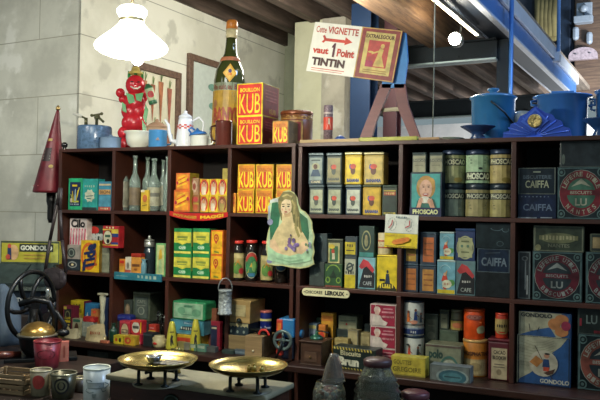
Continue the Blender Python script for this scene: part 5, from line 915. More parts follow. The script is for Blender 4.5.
def mug(name, ll, cat, xc, wp, yt, Yq, col, hcol, side=1, extra=None):
    c = topP(xc, yt, Yq); r = wp / 2 * depth(c) / FPX; H = c.z - T; root = thing(name, ll, cat, (c.x, Yq, T), facing(c))
    g = G(); g.lathe([(r * .96, 0), (r, .004), (r, H - .004), (r * 1.03, H), (r * .95, H), (r * .94, .006), (0, .006)], en(col), 30, cap=False)
    if extra: g.pr(extra, wrapc(r, H), .001, .0005)
    g.build('cup', root)
    g = G(); g.tube([(side * r * .98, 0, H * .85), (side * r * 1.45, 0, H * .8), (side * r * 1.55, 0, H * .5), (side * r * 1.35, 0, H * .25), (side * r * .98, 0, H * .2)], .006, en(hcol)); g.build('handle', root); return root, r, H
mug('blue_mug', 'sky blue enamel mug with a tiny brown mark', 'mug', 158, 18.5, 130.5, 3.64, '4a8cc0', '3c6c98', 1, [('p', [(.42, .4), (.56, .4), (.5, .58)], '8c7468')])
# carrot-lidded pale jar behind the mug
c = topP(158, 122, 3.82); r = 10 * depth(c) / FPX; H = c.z - T
root = thing('beige_tureen', 'beige lidded jar standing behind the blue mug', 'jar', (c.x, 3.81, T)); g = G(); g.lathe([(r * .9, 0), (r, .02), (r, H * .8)], en('b89a7c', .5), 26); g.build('jar_body', root)
g = G(); g.lathe([(r * 1.06, H * .8), (r * 1.0, H * .86), (r * .5, H * .97), (.012, H), (.014, H * 1.06), (.003, H * 1.1)], en('a8866c', .5), 26); g.build('lid', root)
# white checked coffee pot
c = topP(184.5, 118, 3.66); H = c.z - T; r = 9 * depth(c) / FPX; wh = en('d8dce0', .18, .05)
root = thing('coffee_pot', 'white enamel coffee pot with a red checked band and long spout', 'coffee pot', (c.x, 3.67, T), facing(c))
g = G(); g.lathe([(r, 0), (r * 1.03, .006), (r * 1.0, H * .3), (r * .8, H * .85), (r * .74, H)], wh, 30)
mpk = _wrap(lambda u, v, o: ((r * (1.02 - .24 * v) + .002 + o) * sin((u - .5) * pi), -(r * (1.02 - .24 * v) + .002 + o) * cos((u - .5) * pi), v * H), True)
for i in range(9):
    for j in range(3):
        if (i + j) % 2 == 0: g.pr([('r', i / 9, .62 + j * .05, (i + 1) / 9, .67 + j * .05, RD)], mpk)
g.build('pot_body', root)
g = G(); g.lathe([(r * .78, H), (r * .72, H + .012), (r * .3, H + .026), (.008, H + .03), (.012, H + .04), (.003, H + .046)], wh, 26); g.build('lid', root)
g = G(); g.tube([(-r * .9, 0, H * .18), (-r * 1.5, 0, H * .24), (-r * 1.75, 0, H * .5), (-r * 1.85, 0, H * .75), (-r * 2.25, 0, H * .93)], .016, wh, 12, .006); g.build('spout', root)
g = G(); g.tube([(r * .78, 0, H * .9), (r * 1.5, 0, H * 1.05), (r * 2.0, 0, H * .9), (r * 2.0, 0, H * .62), (r * 1.6, 0, H * .38), (r * .95, 0, H * .28)], .006, wh); g.build('handle', root)
rt, r_, H_ = mug('white_milk_pan', 'small white enamel pan with a blue lid in front of the coffee pot', 'pan', 199.5, 18, 136, 3.60, 'd4d6cc', 'd4d6cc', 1)
g = G(); g.lathe([(r_ * 1.04, H_), (r_ * .9, H_ + .012), (r_ * .3, H_ + .026), (.01, H_ + .03), (.003, H_ + .04)], en('2f6cb0'), 24, M=Matrix.Translation((0, 0, .006)) @ Matrix.Rotation(radians(-8), 4, 'Y')); g.tube([(-r_ * .9, -.02, H_ + .012), (-r_ * 1.2, -.03, H_ + .03), (-r_ * .9, -.02, H_ + .045), (-r_ * .5, -.02, H_ + .03)], .006, en('2f6cb0')); g.build('lid', rt)
rt, r_, H_ = mug('brown_pitcher', 'glossy dark brown enamel pitcher below the tall bottle', 'pitcher', 224, 17, 122.3, 3.62, '5a2c24', '3c1c18', -1)
g = G(); g.lathe([(r_ * 1.04, H_), (r_ * 1.02, H_ + .006), (.0, H_ + .01)], en('4c241e'), 24, cap=False); g.build('lid', rt)
# giant display bottle, tilted
c = topP(223, 147, 3.78); root = thing('display_bottle', 'giant leaning dark wine bottle with yellow label and orange capsule', 'bottle', (c.x, 3.80, T), 0)
top_ = onY(232, 20, 3.80); r = 15.5 * depth(c) / FPX; H = top_.z - T; tl = atan2(top_.x - c.x, H)
root.rotation_euler = (0, tl * .0, facing(c)); SH = Matrix.Identity(4); SH[0][2] = (top_.x - c.x) / H * .6
root.location.x += .012
dg = mat('3a4020', .08, 0, .3, 5)
g = G(); g.lathe([(r * .95, 0), (r, .01), (r, H * .52), (r * .93, H * .60), (r * .62, H * .68), (r * .42, H * .74), (r * .36, H * .80), (r * .33, H * .9)], dg, 36, M=SH); g.build('glass_body', root)
g = G(); g.lathe([(r * .36, H * .86), (r * .36, H * .93)], mat('cfc29a', .5), 24, M=SH); g.lathe([(r * .37, H * .93), (r * .37, H * .985), (r * .30, H)], mat('c87a2c', .4), 24, M=SH); g.build('capsule', root)
mb = _wrap(lambda u, v, o: (((r * 1.005 + o) * sin((u - .5) * pi)) + SH[0][2] * v * H, -(r * 1.005 + o) * cos((u - .5) * pi), v * H), True)
g = G(); g.pr([('r', .03, .03, .97, .5, '7c8468'), ('r', .03, .03, .97, .44, 'b08a2c'), ('p', [(.62, .36), (.97, .36), (.97, .44), (.7, .46), (.55, .42)], '8a9878'), ('t', 'Vin cuit au Banyuls', .1, .435, .92, .485, '7a3c2c', .03), ('l', [(.2, .28), (.3, .26), (.4, .31)], .015, '9c5a28'), ('e', .2, .34, .05, .03, '9c6a4c'), ('t', 'BANYULS', .16, .19, .94, .31, 'a04430', .05)], mb, .001, .0005)
g.pr([('p', [(.5, .50), (.64, .57), (.5, .64), (.36, .57)], 'd8a02c'), ('p', [(.5, .515), (.6, .57), (.5, .625), (.4, .57)], 'e0b850'), ('e', .5, .585, .035, .015, '4c3c6c'), ('t', 'DB', .46, .55, .54, .57, RD)], mb, .004, .0004); g.build('paper_label', root)
g = G(); g.lathe([(r * .66, H * .675), (r * .68, H * .68), (r * .6, H * .705)], mat('b06a44', .5), 30, M=SH, cap=False); g.build('neck_band', root)
# tins on the top at the right end of the left unit
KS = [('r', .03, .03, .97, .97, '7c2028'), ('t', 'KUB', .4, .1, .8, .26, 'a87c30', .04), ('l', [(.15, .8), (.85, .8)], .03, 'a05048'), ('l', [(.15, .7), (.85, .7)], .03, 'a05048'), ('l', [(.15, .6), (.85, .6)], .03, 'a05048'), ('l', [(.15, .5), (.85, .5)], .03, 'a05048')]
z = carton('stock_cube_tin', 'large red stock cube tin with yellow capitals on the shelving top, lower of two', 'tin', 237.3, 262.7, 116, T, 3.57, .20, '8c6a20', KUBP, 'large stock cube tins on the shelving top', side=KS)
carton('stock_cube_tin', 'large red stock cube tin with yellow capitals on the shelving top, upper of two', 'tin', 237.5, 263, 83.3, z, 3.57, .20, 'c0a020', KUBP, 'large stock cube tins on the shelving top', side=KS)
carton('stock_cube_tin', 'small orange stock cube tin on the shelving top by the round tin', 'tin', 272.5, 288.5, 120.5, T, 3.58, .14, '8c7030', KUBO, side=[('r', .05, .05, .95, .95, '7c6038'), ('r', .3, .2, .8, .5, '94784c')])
can('round_drum', 'large brown round drum tin with a gilt arched panel behind the small tin', 'tin', 297, 32, 109.5, T, 3.78, '6c3c20', [('r', 0, .0, 1, .05, '4c3018'), ('r', 0, .84, 1, .87, 'a8803c'), ('r', .2, .1, .62, .78, '94743c'), ('r', .24, .14, .58, .74, '7c2c28'), ('t', 'CACAO', .1, .88, .9, .95, 'a8803c')], lid=('7c4424', .02), span=pi)
# tomato man figure with a can
c = topP(133, 130, 3.80); s = depth(c) / FPX; root = thing('tomato_figure', 'glossy red advertising figure made of tomatoes with green leaves, behind the bowl', 'figure', (c.x, 3.81, T), facing(c))
def fp_(x, y): return ((x - 132.5) * s, (149 - y) * s)
tr = mat('b8242e', .25, 0, .12, 10); lf = mat('2f8a44', .35, 0, .2)
g = G()
for x, y, rr, yy in ((132, 120, 11, 0), (128.5, 109, 9, 0), (136, 108.5, 9, 0), (132.5, 100, 11, 0), (123, 131, 6.5, 0), (127, 121, 7, -.01), (139, 131, 6.5, 0), (138, 121, 7, -.01), (124, 142, 7, 0), (140, 142, 7, 0), (118.5, 91.5, 4.5, -.02), (121, 97, 4.2, 0), (143, 90, 4, -.03), (141, 95, 4.2, 0), (133, 83, 9.8, -.015)):
    X, Z = fp_(x, y); g.ball((X, yy, Z), rr * s, tr, 1, .9, 1.05, 18)
g.build('tomato_body', root)
g = G()
for pts in (((124, 92), (131, 94), (133, 101), (127, 103)), ((133, 93), (141, 91), (139, 100), (134, 99)), ((143, 102), (146, 108), (144, 122), (141, 116)), ((140, 118), (144, 124), (145, 141), (141, 136)), ((120, 101), (124, 104), (125, 112), (121, 110))):
    g.prism([fp_(*q) for q in pts], -.062, -.05, lf)
for x, y in ((127, 72), (133, 69), (139, 72)): X, Z = fp_(x, y); g.tube([(X, 0, Z - .02), (X * 1.2, -.01, Z + .02)], .012, lf, 8, .003)
g.build('leaves', root)
g = G(); X, Z = fp_(133, 72); g.lathe([(.05, 0), (.045, .012), (.03, .02), (.022, .045), (.0, .05)], mat('c8b060', .5), 20, (X, -.01, Z), cap=False); g.build('straw_hat', root)
g = G(); fy = -.074
for x in (129.5, 136): X, Z = fp_(x, 81); g.ball((X, fy, Z), .008, mat('20201c', .3), 1.3, .5, .5)
X, Z = fp_(133, 86.5); g.tube([(X - .028, fy + .012, Z + .006), (X - .01, fy - .002, Z - .008), (X + .012, fy - .002, Z - .008), (X + .03, fy + .012, Z + .008)], .005, mat('e8e0d0', .4)); X, Z = fp_(132.5, 83.5); g.ball((X, fy - .006, Z), .008, tr); g.build('face', root)
g = G(); X, Z = fp_(148, 91); Mx = Matrix.Translation((X, -.05, Z - .01)) @ Matrix.Rotation(radians(-18), 4, 'Y'); g.lathe([(.026, -.06), (.027, -.055), (.027, .05), (.02, .055), (.012, .07)], mat('2c6a44', .35), 20, M=Mx)
g.pr([('r', .1, .15, .9, .85, 'a8b48c'), ('e', .5, .5, .25, .2, 'b83a3a'), ('l', [(.3, .75), (.7, .75)], .05, '2c5c3c')], _wrap(lambda u, v, o: tuple(Mx @ Vector(((.0275 + o) * sin((u - .5) * pi), -(.0275 + o) * cos((u - .5) * pi), -.055 + .11 * v))), True)); g.build('held_can', root)
g = G()
for i in range(7):
    an = random.uniform(-1.2, 1.2); g.tube([fp3 for fp3 in ((-.055, -.05, .0), (-.08 + .03 * sin(an), -.07, .035), (-.1 + .05 * sin(an * 2), -.09, .05 + .02 * i / 7))], .006, lf, 6, .012)
o = g.build('leaf_sprig', root); o.location = (-.03, -.0, .003)
# ================================================================== on top of the right shelving
g = G(); a = onY(302, 140, 3.6); b = onY(361, 140, 3.6); g.box(a.x, b.x, 3.57, 3.74, T, T + .018, wood('pale_board', '9c8458', 'b89c6c'), .003); tag(g.build('pale_board'), 'flat pale wooden board lying on the right shelving under the tube', 'board')
a = onY(361, 140, 3.6); b = onY(419, 140, 3.6); g = G(); g.box(a.x + .004, b.x, 3.56, 3.68, T, T + .020, mat('a8a83c', .5, 0, .2), .003); tag(g.build('yellow_strip'), 'flat yellow-green painted slat under the sign stand', 'slat')
a = onY(420, 138, 3.6); b = onY(441, 137, 3.6); g = G(); g.box(a.x, b.x, 3.57, 3.66, T, T + .014, wood('tan_slat', '8c6c48', 'a4845c'), .003); tag(g.build('tan_strip'), 'short tan wooden slat to the right of the yellow-green slat', 'slat')
T2 = T + .018
c = onY(328.5, 106, 3.66); r = 4.6 * depth(c) / FPX; H = onY(328.5, 105.5, 3.66).z - T2
root = thing('spotted_tube', 'upright cardboard tube with purple mottling and a bright red label', 'tube', (c.x, 3.66, T2), facing(c))
g = G(); g.lathe([(r, 0), (r, H - .004), (r * .95, H)], mat('8c7880', .5, 0, .6, 120), 24); g.pr([('r', .05, .3, .92, .66, 'd84830'), ('p', [(.4, .32), (.7, .34), (.62, .46), (.6, .62), (.5, .62), (.5, .5)], 'e0c8b0'), ('r', .1, .75, .9, .8, 'c8b8b0')], wrapc(r, H), .001); g.build('tube_body', root)
c = onY(340.5, 135, 3.64); g = G(); g.lathe([(.032, 0), (.033, .006), (.020, .018), (.003, .026)], mat('20488c', .4), 20); tag(g.build('blue_cone', None, (c.x, 3.64, T2)), 'small flat cobalt blue cone by the spotted tube', 'cap')
# tilted sign on a plain easel
Ys = 3.62; oL = onY(306.5, 71, Ys); A = onY(315.5, 22, Ys); B = onY(402.8, 31, Ys); C_ = onY(391, 84, Ys); D_ = onY(354.5, 79, Ys)
ex = Vector((B.x - A.x, 0, B.z - A.z)); ey = Vector((A.x - oL.x, 0, A.z - oL.z))
org = oL
root = thing('tilted_sign', 'tilted white sign with red arrow and a framed maroon poster joined to its right side', 'sign', (org.x, Ys, org.z))
def mps(u, v, o): p = ex * u + ey * v; return (p.x, -.004 - o, p.z)
spl = .555
g = G()
def slab(g, u0, u1, m):
    q = [ex * u + ey * v for u, v in ((u0, 0), (u1, 0), (u1, 1), (u0, 1))]; g.prism([(p.x, p.z) for p in q], -.004, .008, m)
slab(g, 0, spl, mat('e0ded2', .45, 0, .08))
mpw = _wrap(lambda u, v, o: mps(u * spl, v, o)); REDs = 'c4402c'
g.pr([('t', 'Cette', .06, .80, .28, .93, 'b85848', .02), ('t', 'VIGNETTE', .31, .80, .95, .94, 'b84838', .03), ('l', [(.26, .67), (.72, .67)], .06, REDs), ('p', [(.70, .60), (.86, .67), (.70, .76)], REDs), ('p', [(.26, .60), (.32, .67), (.26, .76), (.22, .74), (.26, .67), (.22, .62)], REDs), ('t', 'vaut', .06, .38, .40, .50, REDs, .04), ('p', [(.485, .34), (.53, .34), (.53, .62), (.50, .62), (.455, .55), (.455, .52), (.485, .53)], '5a2030'), ('t', 'Point', .58, .36, .94, .52, REDs, .04), ('t', 'TINTIN', .08, .14, .78, .30, '4a2420', .05), ('l', [(.1, .08), (.8, .08)], .018, 'c87868'), ('l', [(.1, .04), (.76, .04)], .012, 'c87868')], mpw); g.build('lettered_board', root)
g = G(); slab(g, spl + .002, 1, mat('8c3a34', .5, 0, .12))
mpp = _wrap(lambda u, v, o: mps(spl + u * (1 - spl), v, o))
g.pr([('r', .0, .0, 1, 1, 'c09c50'), ('r', .03, .02, .97, .98, '8a3430'), ('r', .13, .1, .87, .92, 'c8b468'), ('r', .24, .24, .76, .76, 'b8443c'), ('t', 'EXTRALEGOUR', .14, .80, .86, .88, '5a3a20', .05), ('l', [(.2, .18), (.8, .18)], .02, 'a07c3c'), ('l', [(.2, .14), (.8, .14)], .02, 'a07c3c'), ('p', [(.44, .26), (.72, .26), (.62, .46), (.5, .46)], 'c8ac5c'), ('p', [(.5, .46), (.62, .46), (.64, .6), (.54, .62)], 'c8ac5c'), ('e', .6, .66, .05, .045, 'd0b060'), ('l', [(.54, .56), (.36, .5)], .03, 'c8ac5c'), ('e', .33, .53, .07, .02, 'c8ac5c'), ('r', .24, .24, .42, .36, 'a82c50')], mpp, .0008, .0003); g.build('poster', root)
root = thing('display_easel', 'plain dark red wooden stand with a blue block holding up the tilted sign', 'easel', (onY(383, 137, 3.62).x, 3.645, T + .02))
def ez(x, y): p = onY(x, y, 3.64); return (p.x - root.location.x, p.z - root.location.z)
em_ = wood('easel_paint', '5a2a2c', '6e3634', .5); n_ = 0
for lp in (((381, 84), (392, 84), (376, 122), (372, 137.2), (360, 137.2), (366, 122)), ((394, 84), (405, 84), (408, 104), (420, 137.2), (410, 137.2), (398, 108))):
    g = G(); g.prism([(q[0], max(0, q[1])) for q in (ez(*p) for p in lp)], -.008, .012, em_); g.build('leg', root)
g = G(); g.prism([ez(*p) for p in ((384, 30), (406, 33), (408, 60), (404, 88), (382, 88))], -.008, .008, mat('2c78b8', .5, 0, .12)); g.build('back_block', root)
g = G(); q0, q1 = ez(366, 112), ez(410, 108); g.prism([(q0[0] + .03, q0[1]), (q1[0] - .02, q1[1] - .01), (q1[0] - .02, q1[1] + .012), (q0[0] + .03, q0[1] + .016)], .0125, .02, wood('easel_bar', '8c8468', 'a49c80')); g.build('cross_bar', root)
# enamelware at the right
def wpot(px0, px1, yt, Yq, col, ll, rim, lid=False, handle=False):
    xc = (px0 + px1) / 2; c = onY(xc, yt, Yq); r = (px1 - px0) / 2 * depth(c) / FPX; H = c.z - T
    root = thing('enamel_pot', ll, 'pot', (c.x, Yq, T), facing(c)); m = en(col, .2, .12)
    g = G(); g.lathe([(r * .93, 0), (r * .95, .01), (r * .98, H * .96), (r * rim, H), (r * rim * 1.01, H + .006), (r * .97, H + .004), (r * .93, H * .9), (r * .9, .01), (0, .008)], m, 40, cap=False); g.build('pot_body', root)
    return root, r, H, m
root, r, H, m = wpot(471.5, 515, 99, 3.80, '2f6c9c', 'tall blue enamel pot with a lid knob and wire handle', 1.06)
g = G(); g.lathe([(r * 1.03, H + .007), (r * .9, H + .016), (r * .4, H + .022), (.02, H + .024), (.018, H + .036), (.03, H + .044), (.028, H + .052), (.0, H + .056)], m, 36, cap=False); g.build('lid', root)
g = G(); g.tube([(-r * .1, -r * .98, H * .88), (r * .1, -r * 1.02, H * .8), (r * .5, -r * 1.0, H * .62), (r * .99, -r * .4, H * .35)], .005, mat('22303c', .4, .3)); g.build('wire_handle', root)
root, r, H, m = wpot(538, 587, 98, 3.82, '3f74b4', 'wide bright blue enamel stockpot with a broad flared rim', 1.16)
g = G(); g.tube([(-r * 1.0, -.03, H * .93), (-r * 1.2, -.05, H * .9), (-r * 1.2, -.06, H * .82), (-r * .97, -.05, H * .8)], .007, m); g.build('side_handle', root); g = G(); g.tube([(r * 1.0, -.03, H * .93), (r * 1.22, -.03, H * .92), (r * 1.22, -.03, H * .8), (r * .97, -.03, H * .78)], .007, m); g.build('side_handle', root)
g = G(); g.tube([(-.06, 0, H + .004), (-.05, 0, H + .03), (.05, 0, H + .03), (.06, 0, H + .004)], .005, m); g.lathe([(r * 1.0, H + .002), (r * .4, H + .012), (0, H + .014)], m, 32, cap=False); g.build('lid', root)
root, r, H, m = wpot(597, 640, 92, 3.84, '2c5c98', 'dark blue enamel pot cut by the right frame edge', 1.05)
g = G(); g.tube([(-r * 1.0, -.03, H * .8), (-r * 1.16, -.03, H * .8), (-r * 1.16, -.03, H * .64), (-r * .98, -.03, H * .62)], .006, m); g.build('side_handle', root)
def funnel(xc, wp, yt, Yq, col, ll):
    c = onY(xc, yt, Yq); r = wp / 2 * depth(c) / FPX; H = c.z - T
    g = G(); g.lathe([(r * .45, 0), (r * .47, .004), (r * .3, H * .36), (r * .55, H * .6), (r, H * .96), (r * 1.02, H), (r * .95, H), (r * .4, H * .55), (0, H * .5)], en(col, .25), 32, cap=False); tag(g.build('enamel_funnel', None, (c.x, Yq, T)), ll, 'funnel', 'enamel funnels')
funnel(478, 34, 126.5, 3.60, '26406c', 'dark navy enamel funnel bowl in front of the tall blue pot'); funnel(600, 32, 119, 3.62, '24487c', 'dark navy enamel funnel bowl at the right frame edge')
c = onY(449, 134, 3.74); g = G(); g.lathe([(.07, 0), (.085, .018), (.07, .026), (0, .028)], mat('5c6450', .5), 28, cap=False); tag(g.build('grey_dish', None, (c.x, 3.76, T)), 'low grey-green dish left of the navy funnel', 'dish')
# fan-shaped enamel holder
a = onY(502.5, 136, 3.60); b = onY(572, 135, 3.60); W = b.x - a.x; s = W / 69.5; bl3 = en('2c4cac', .25, .1); bl4 = en('3c60c4', .25, .05)
root = thing('fan_holder', 'royal blue fan-shaped enamel plaque with a brass disc in its diamond', 'plaque', ((a.x + b.x) / 2, 3.60, T))
def fz(x, y): return ((x - 537) * s, (136.3 - y) * s)
g = G(); sil = [(502.5, 136.3), (503, 129.5), (509, 128), (510.5, 121), (517, 119), (520, 113), (526, 110.5), (535.5, 103), (546, 110.5), (552, 112), (555, 117), (561, 119), (563, 125), (569, 127), (572, 136.3)]
g.prism([fz(*p) for p in sil][::-1], 0, .05, bl3)
g.build('body', root)
g = G()
for tx, ty in ((503.5, 131), (508, 125), (514, 120.5), (523, 115), (548, 114), (556, 119), (563, 124), (569, 130)):
    p0 = Vector((*fz(537, 134),)); p1 = Vector((*fz(tx, ty),)); g.tube([(p0[0] * 1.0, -.002, p0[1]), (p1[0], -.002, p1[1])], .0035, bl4, 6)
g.prism([fz(*p) for p in ((535.5, 105), (549, 119), (535.5, 130), (521, 119))][::-1], -.010, 0, bl4); g.prism([fz(*p) for p in ((535.5, 108), (545.5, 119), (535.5, 127.5), (525, 119))][::-1], -.014, -.0101, bl3)
g.lathe([(9 * s, 0), (8 * s, .008)], bl4, 20, (fz(535, 136)[0], -.004, 0), sy=.4); g.build('relief', root)
X, Z = fz(535.5, 119); g = G(); g.lathe([(7 * s, 0), (7.2 * s, .004), (6 * s, .008), (5 * s, .006), (0, .008)], mat('b8a468', .3, .6, .4, 60, bump=.6), 28, M=Matrix.Translation((X, -.014, Z)) @ Matrix.Rotation(radians(90), 4, 'X'), cap=False); g.build('brass_disc', root)
c = onY(523, 112, 3.86); g = G(); g.lathe([(.045, 0), (.05, .01), (.05, c.z - T - .02), (.03, c.z - T)], mat('c4ccd0', .4, 0, .3, 40), 20); tag(g.build('speckled_jar', None, (c.x, 3.84, T)), 'pale mottled jar peeping out between the pots behind the fan plaque', 'jar')

# ================================================================== hanging opal lamp
D = 3.0; s = D / FPX; p = atD(131.5, 40, D)
root = thing('hanging_lamp', 'glowing white opal glass lamp hanging at the upper left', 'lamp', p)
opal = mat('fffdf6', .3, 0, 0, em=2.6)
def lz(y): return (40 - y) * s
g = G(); g.lathe([(r * s, lz(y)) for r, y in ((24, 55.5), (31, 53), (35.3, 50), (36.3, 47), (34.5, 43.5), (28, 38), (20, 31.5), (14.5, 26), (12, 22.5), (11.5, 20))], opal, 40, cap=False); g.build('lamp_shade', root)
g = G(); g.lathe([(11.5 * s, lz(20)), (12 * s, lz(18)), (14.8 * s, lz(14)), (15 * s, lz(10)), (12 * s, lz(7)), (3 * s, lz(6))], mat('fffdf6', .3, 0, 0, em=1.6), 32, cap=False); g.build('smoke_bell', root)
g = G(); g.lathe([(12.3 * s, lz(22)), (12.6 * s, lz(20.5)), (12.3 * s, lz(19))], mat('c8b888', .3, .6), 28, cap=False); g.tube([(0, 0, lz(7)), (0, 0, CEIL - p.z - .02)], .005, mat('6a5c40', .4, .5)); g.build('brass_fitting', root)
g = G(); g.ball((8 * s, 0, lz(60)), 6 * s, mat('ffffff', .3, 0, 0, em=8)); g.lathe([(4 * s, lz(57)), (4 * s, lz(46))], opal, 14, (8 * s, 0, 0)); g.build('bulb', root)
light('POINT', 'hanging_lamp_light', (p.x + 8 * s, p.y, p.z + lz(71)), 40, (1.0, .93, .76), .05)
# ================================================================== left wall things
c = onY(57, 108, 3.66); b0 = onY(37, 192, 3.66); b1 = onY(60.5, 192, 3.66); bc = (b0 + b1) / 2; r = (b1.x - b0.x) / 2 * 1.0; H = c.z - bc.z
root = thing('fire_extinguisher', 'old red cone-shaped fire extinguisher pointing upward against the wall', 'fire extinguisher', (bc.x, 3.66, bc.z), .2)
SHx = Matrix.Identity(4); SHx[0][2] = (c.x - bc.x) / H
g = G(); g.lathe([(r * .9, -.006), (r, 0), (r * 1.0, .01), (r * .66, H * .40), (r * .38, H * .68), (r * .13, H * .94), (.004, H)], mat('74202a', .4, .1, .5, 9), 32, M=SHx); g.build('cone_body', root)
mpe = _wrap(lambda u, v, o: ((r * (1 - .9 * v) + .003 + o) * sin((u - .5) * pi) + SHx[0][2] * v * H, -(r * (1 - .9 * v) + .003 + o) * cos((u - .5) * pi), v * H), True)
g = G(); g.pr([('r', .35, .36, .62, .52, '2c1c1c'), ('l', [(.37, .49), (.6, .49)], .02, 'a8a090'), ('l', [(.37, .46), (.6, .46)], .015, 'a8a090'), ('l', [(.37, .42), (.6, .42)], .02, 'a8a090'), ('l', [(.37, .39), (.6, .39)], .015, 'a8a090'), ('r', .4, .6, .6, .63, 'b89c50'), ('e', .66, .3, .06, .02, 'b89c50'), ('l', [(.2, .07), (.45, .07)], .012, 'b8605c')], mpe, .001); g.build('instruction_plate', root)
g = G(); g.lathe([(.012, 0), (.016, .01), (.006, .03)], mat('a8905c', .35, .6), 14, (c.x - bc.x, 0, H - .012)); g.build('brass_tip', root)
g = G(); g.box(.0, (-3.298 - bc.x) / cos(.2) , .0, .012, H * .1, H * .16, mat('2c2420', .5)); g.build('bracket', root)
g = G(); g.lathe([(.012, -.2), (.022, -.17), (.022, -.09), (.03, -.06), (.03, -.006)], mat('1c1c1c', .4, .2), 18, (0, .03, 0)); g.box(-.02, .02, .03, .23, -.1, -.07, mat('1c1c1c', .4)); g.build('nozzle', root)
# hanging leather purse on straps
root_p = onY(55, 279, 3.0)
root = thing('leather_purse', 'dark brown leather purse hanging by long straps left of the shelving', 'purse', root_p)
lea = mat('30282a', .5, 0, .4, 18, bump=.4); X = lambda px, py: (onY(px, py, 3.0).x - root_p.x, 0, onY(px, py, 3.0).z - root_p.z)
g = G(); g.ball((0, 0, 0), .075, lea, 1.0, .35, .82, 22); g.box(-.07, .07, -.02, .02, -.03, .055, lea, .018); g.build('purse_body', root)
for pts, n_ in ((((45, 272), (50, 240), (57, 205), (60, 188)), 'strap'), (((66, 272), (62, 240), (60, 210), (61, 188)), 'strap')):
    g = G(); P = [X(*q) for q in pts]; 
    for a_, b_ in zip(P, P[1:]): g.tube([a_, b_], .009, lea, 8)
    g.build(n_, root)
g = G(); g.ball((-.02, -.03, -.055), .012, mat('c8c8c0', .2, .8)); g.build('clasp', root)
g = G(); q = onY(60.5, 189, 3.0); e_ = onY(60.8, 188.5, 3.548); g.tube([(0, 0, 0), tuple((e_ - q) * .97)], .006, mat('2c2420', .4, .5)); tag(g.build('iron_peg', None, (q.x, 3.0, q.z)), 'slim dark peg on the shelving side that carries the purse', 'peg')
# display cases and yellow flat tin, standing square to the aisle
RZ = radians(24.8); Dd = 4.00; sd = Dd / FPX
fl_ = atD(-60, 300, Dd); fr_ = atD(45, 300, Dd); W = (fr_ - fl_).length
zb2 = atD(20, 304, Dd).z; zfront = atD(20, 281.5, Dd).z; zback = atD(20, 264, Dd + .10).z; zc = zb2 - .06
g = G(); g.box(-.02, W - .02, -.02, .17, 0, zc, wood('dark_cabinet', '1c1512', '2e221c'), .005); o = g.build('side_cabinet', None, (fl_.x, fl_.y, 0), RZ); tag(o, 'dark cabinet at the far left under the biscuit display tins', 'cabinet')
root = thing('display_tins', 'dark green lidded biscuit display tins with sloping lids at far left', 'display case', (fl_.x, fl_.y, zc), RZ)
Hc = zfront - .022 - zc; dk = mat('2a3432', .4, .2, .3)
g = G(); g.box(0, W - .03, -.0 + .02, .15, 0, Hc - .03, mat('14202e', .4, .2, .3), .003); g.box(0, W, 0, .15, Hc - .028, Hc, mat('5c655c', .5, 0, .3), .002)
g.pr([('t', 'GONDOLO', .62, .42, .86, .58, 'b8bcb8', .02)], _wrap(lambda u, v, o: (u * W, .02 - o - .001, v * Hc))); g.pr([('t', 'GONDOLO  BISCUITS  GONDOLO', .3, .12, .96, .8, '343c38', .02)], _wrap(lambda u, v, o: (u * W, -o, Hc - .028 + v * .028))); g.build('case_body', root)
for (x0, x1) in ((0, .79), (.80, 1.0)) if 0 else ((0, .77), (.785, 1.0)):
    g = G(); y0, y1, z0, z1 = -.008, .10, Hc + .001, zback - zc
    V = [(x0 * W - .02 * (x0 > 0), y0, z0), (x1 * W, y0, z0), (x1 * W + .01, y1, z0), (x0 * W + .01 * (x0 > 0), y1, z0), (x0 * W - .02 * (x0 > 0), y0, z0 + .012), (x1 * W, y0, z0 + .012), (x1 * W + .01, y1, z1), (x0 * W + .01 * (x0 > 0), y1, z1)]
    if x0 == 0: V[1] = (V[1][0] - .03, y0, z0); V[5] = (V[5][0] - .03, y0, z0 + .012)
    for f in ((0, 3, 2, 1), (0, 1, 5, 4), (1, 2, 6, 5), (2, 3, 7, 6), (3, 0, 4, 7)): g.face([V[q] for q in f], dk)
    g.face([V[q] for q in (4, 5, 6, 7)], mat('3c4844', .3, .2, .3)); g.build('lid', root)
g = G(); g.box(0, W + .02, .102, .155, Hc + .001, zback - zc, dk, .002); g.build('rear_box', root)
Dt = Dd + .103; a = atD(.5, 262, Dt); b = atD(59, 262, Dt); W = (b - a).length; H = atD(30, 241.5, Dt).z - zback
g = G(); g.box(0, W, 0, .05, 0, H, mat('a8a030', .45, 0, .15), .003); fp = _wrap(lambda u, v, o: (u * W, -o, v * H))
g.pr([('r', 0, .0, 1, .08, '3c4838'), ('r', 0, .92, 1, 1, '3c4838'), ('r', 0, 0, .015, 1, '3c4838'), ('r', .985, 0, 1, 1, '3c4838'), ('r', .86, .08, .985, .92, 'a8a848'), ('r', .32, .54, .90, .88, '20281c'), ('t', 'GONDOLO', .34, .60, .88, .82, 'd8d8c0', .05), ('e', .22, .5, .09, .34, 'c8a070'), ('p', [(.12, .2), (.19, .2), (.18, .7), (.12, .75)], '22345c'), ('e', .15, .78, .03, .1, 'b84a34'), ('e', .13, .3, .04, .12, 'b84a34'), ('l', [(.4, .4), (.8, .4)], .05, 'b0903c'), ('l', [(.4, .26), (.8, .26)], .05, 'b0903c')], fp)
tag(g.build('flat_biscuit_tin', None, (a.x, a.y, zback + .001), RZ), 'long yellow biscuit tin with white capitals on a black band at far left', 'tin')
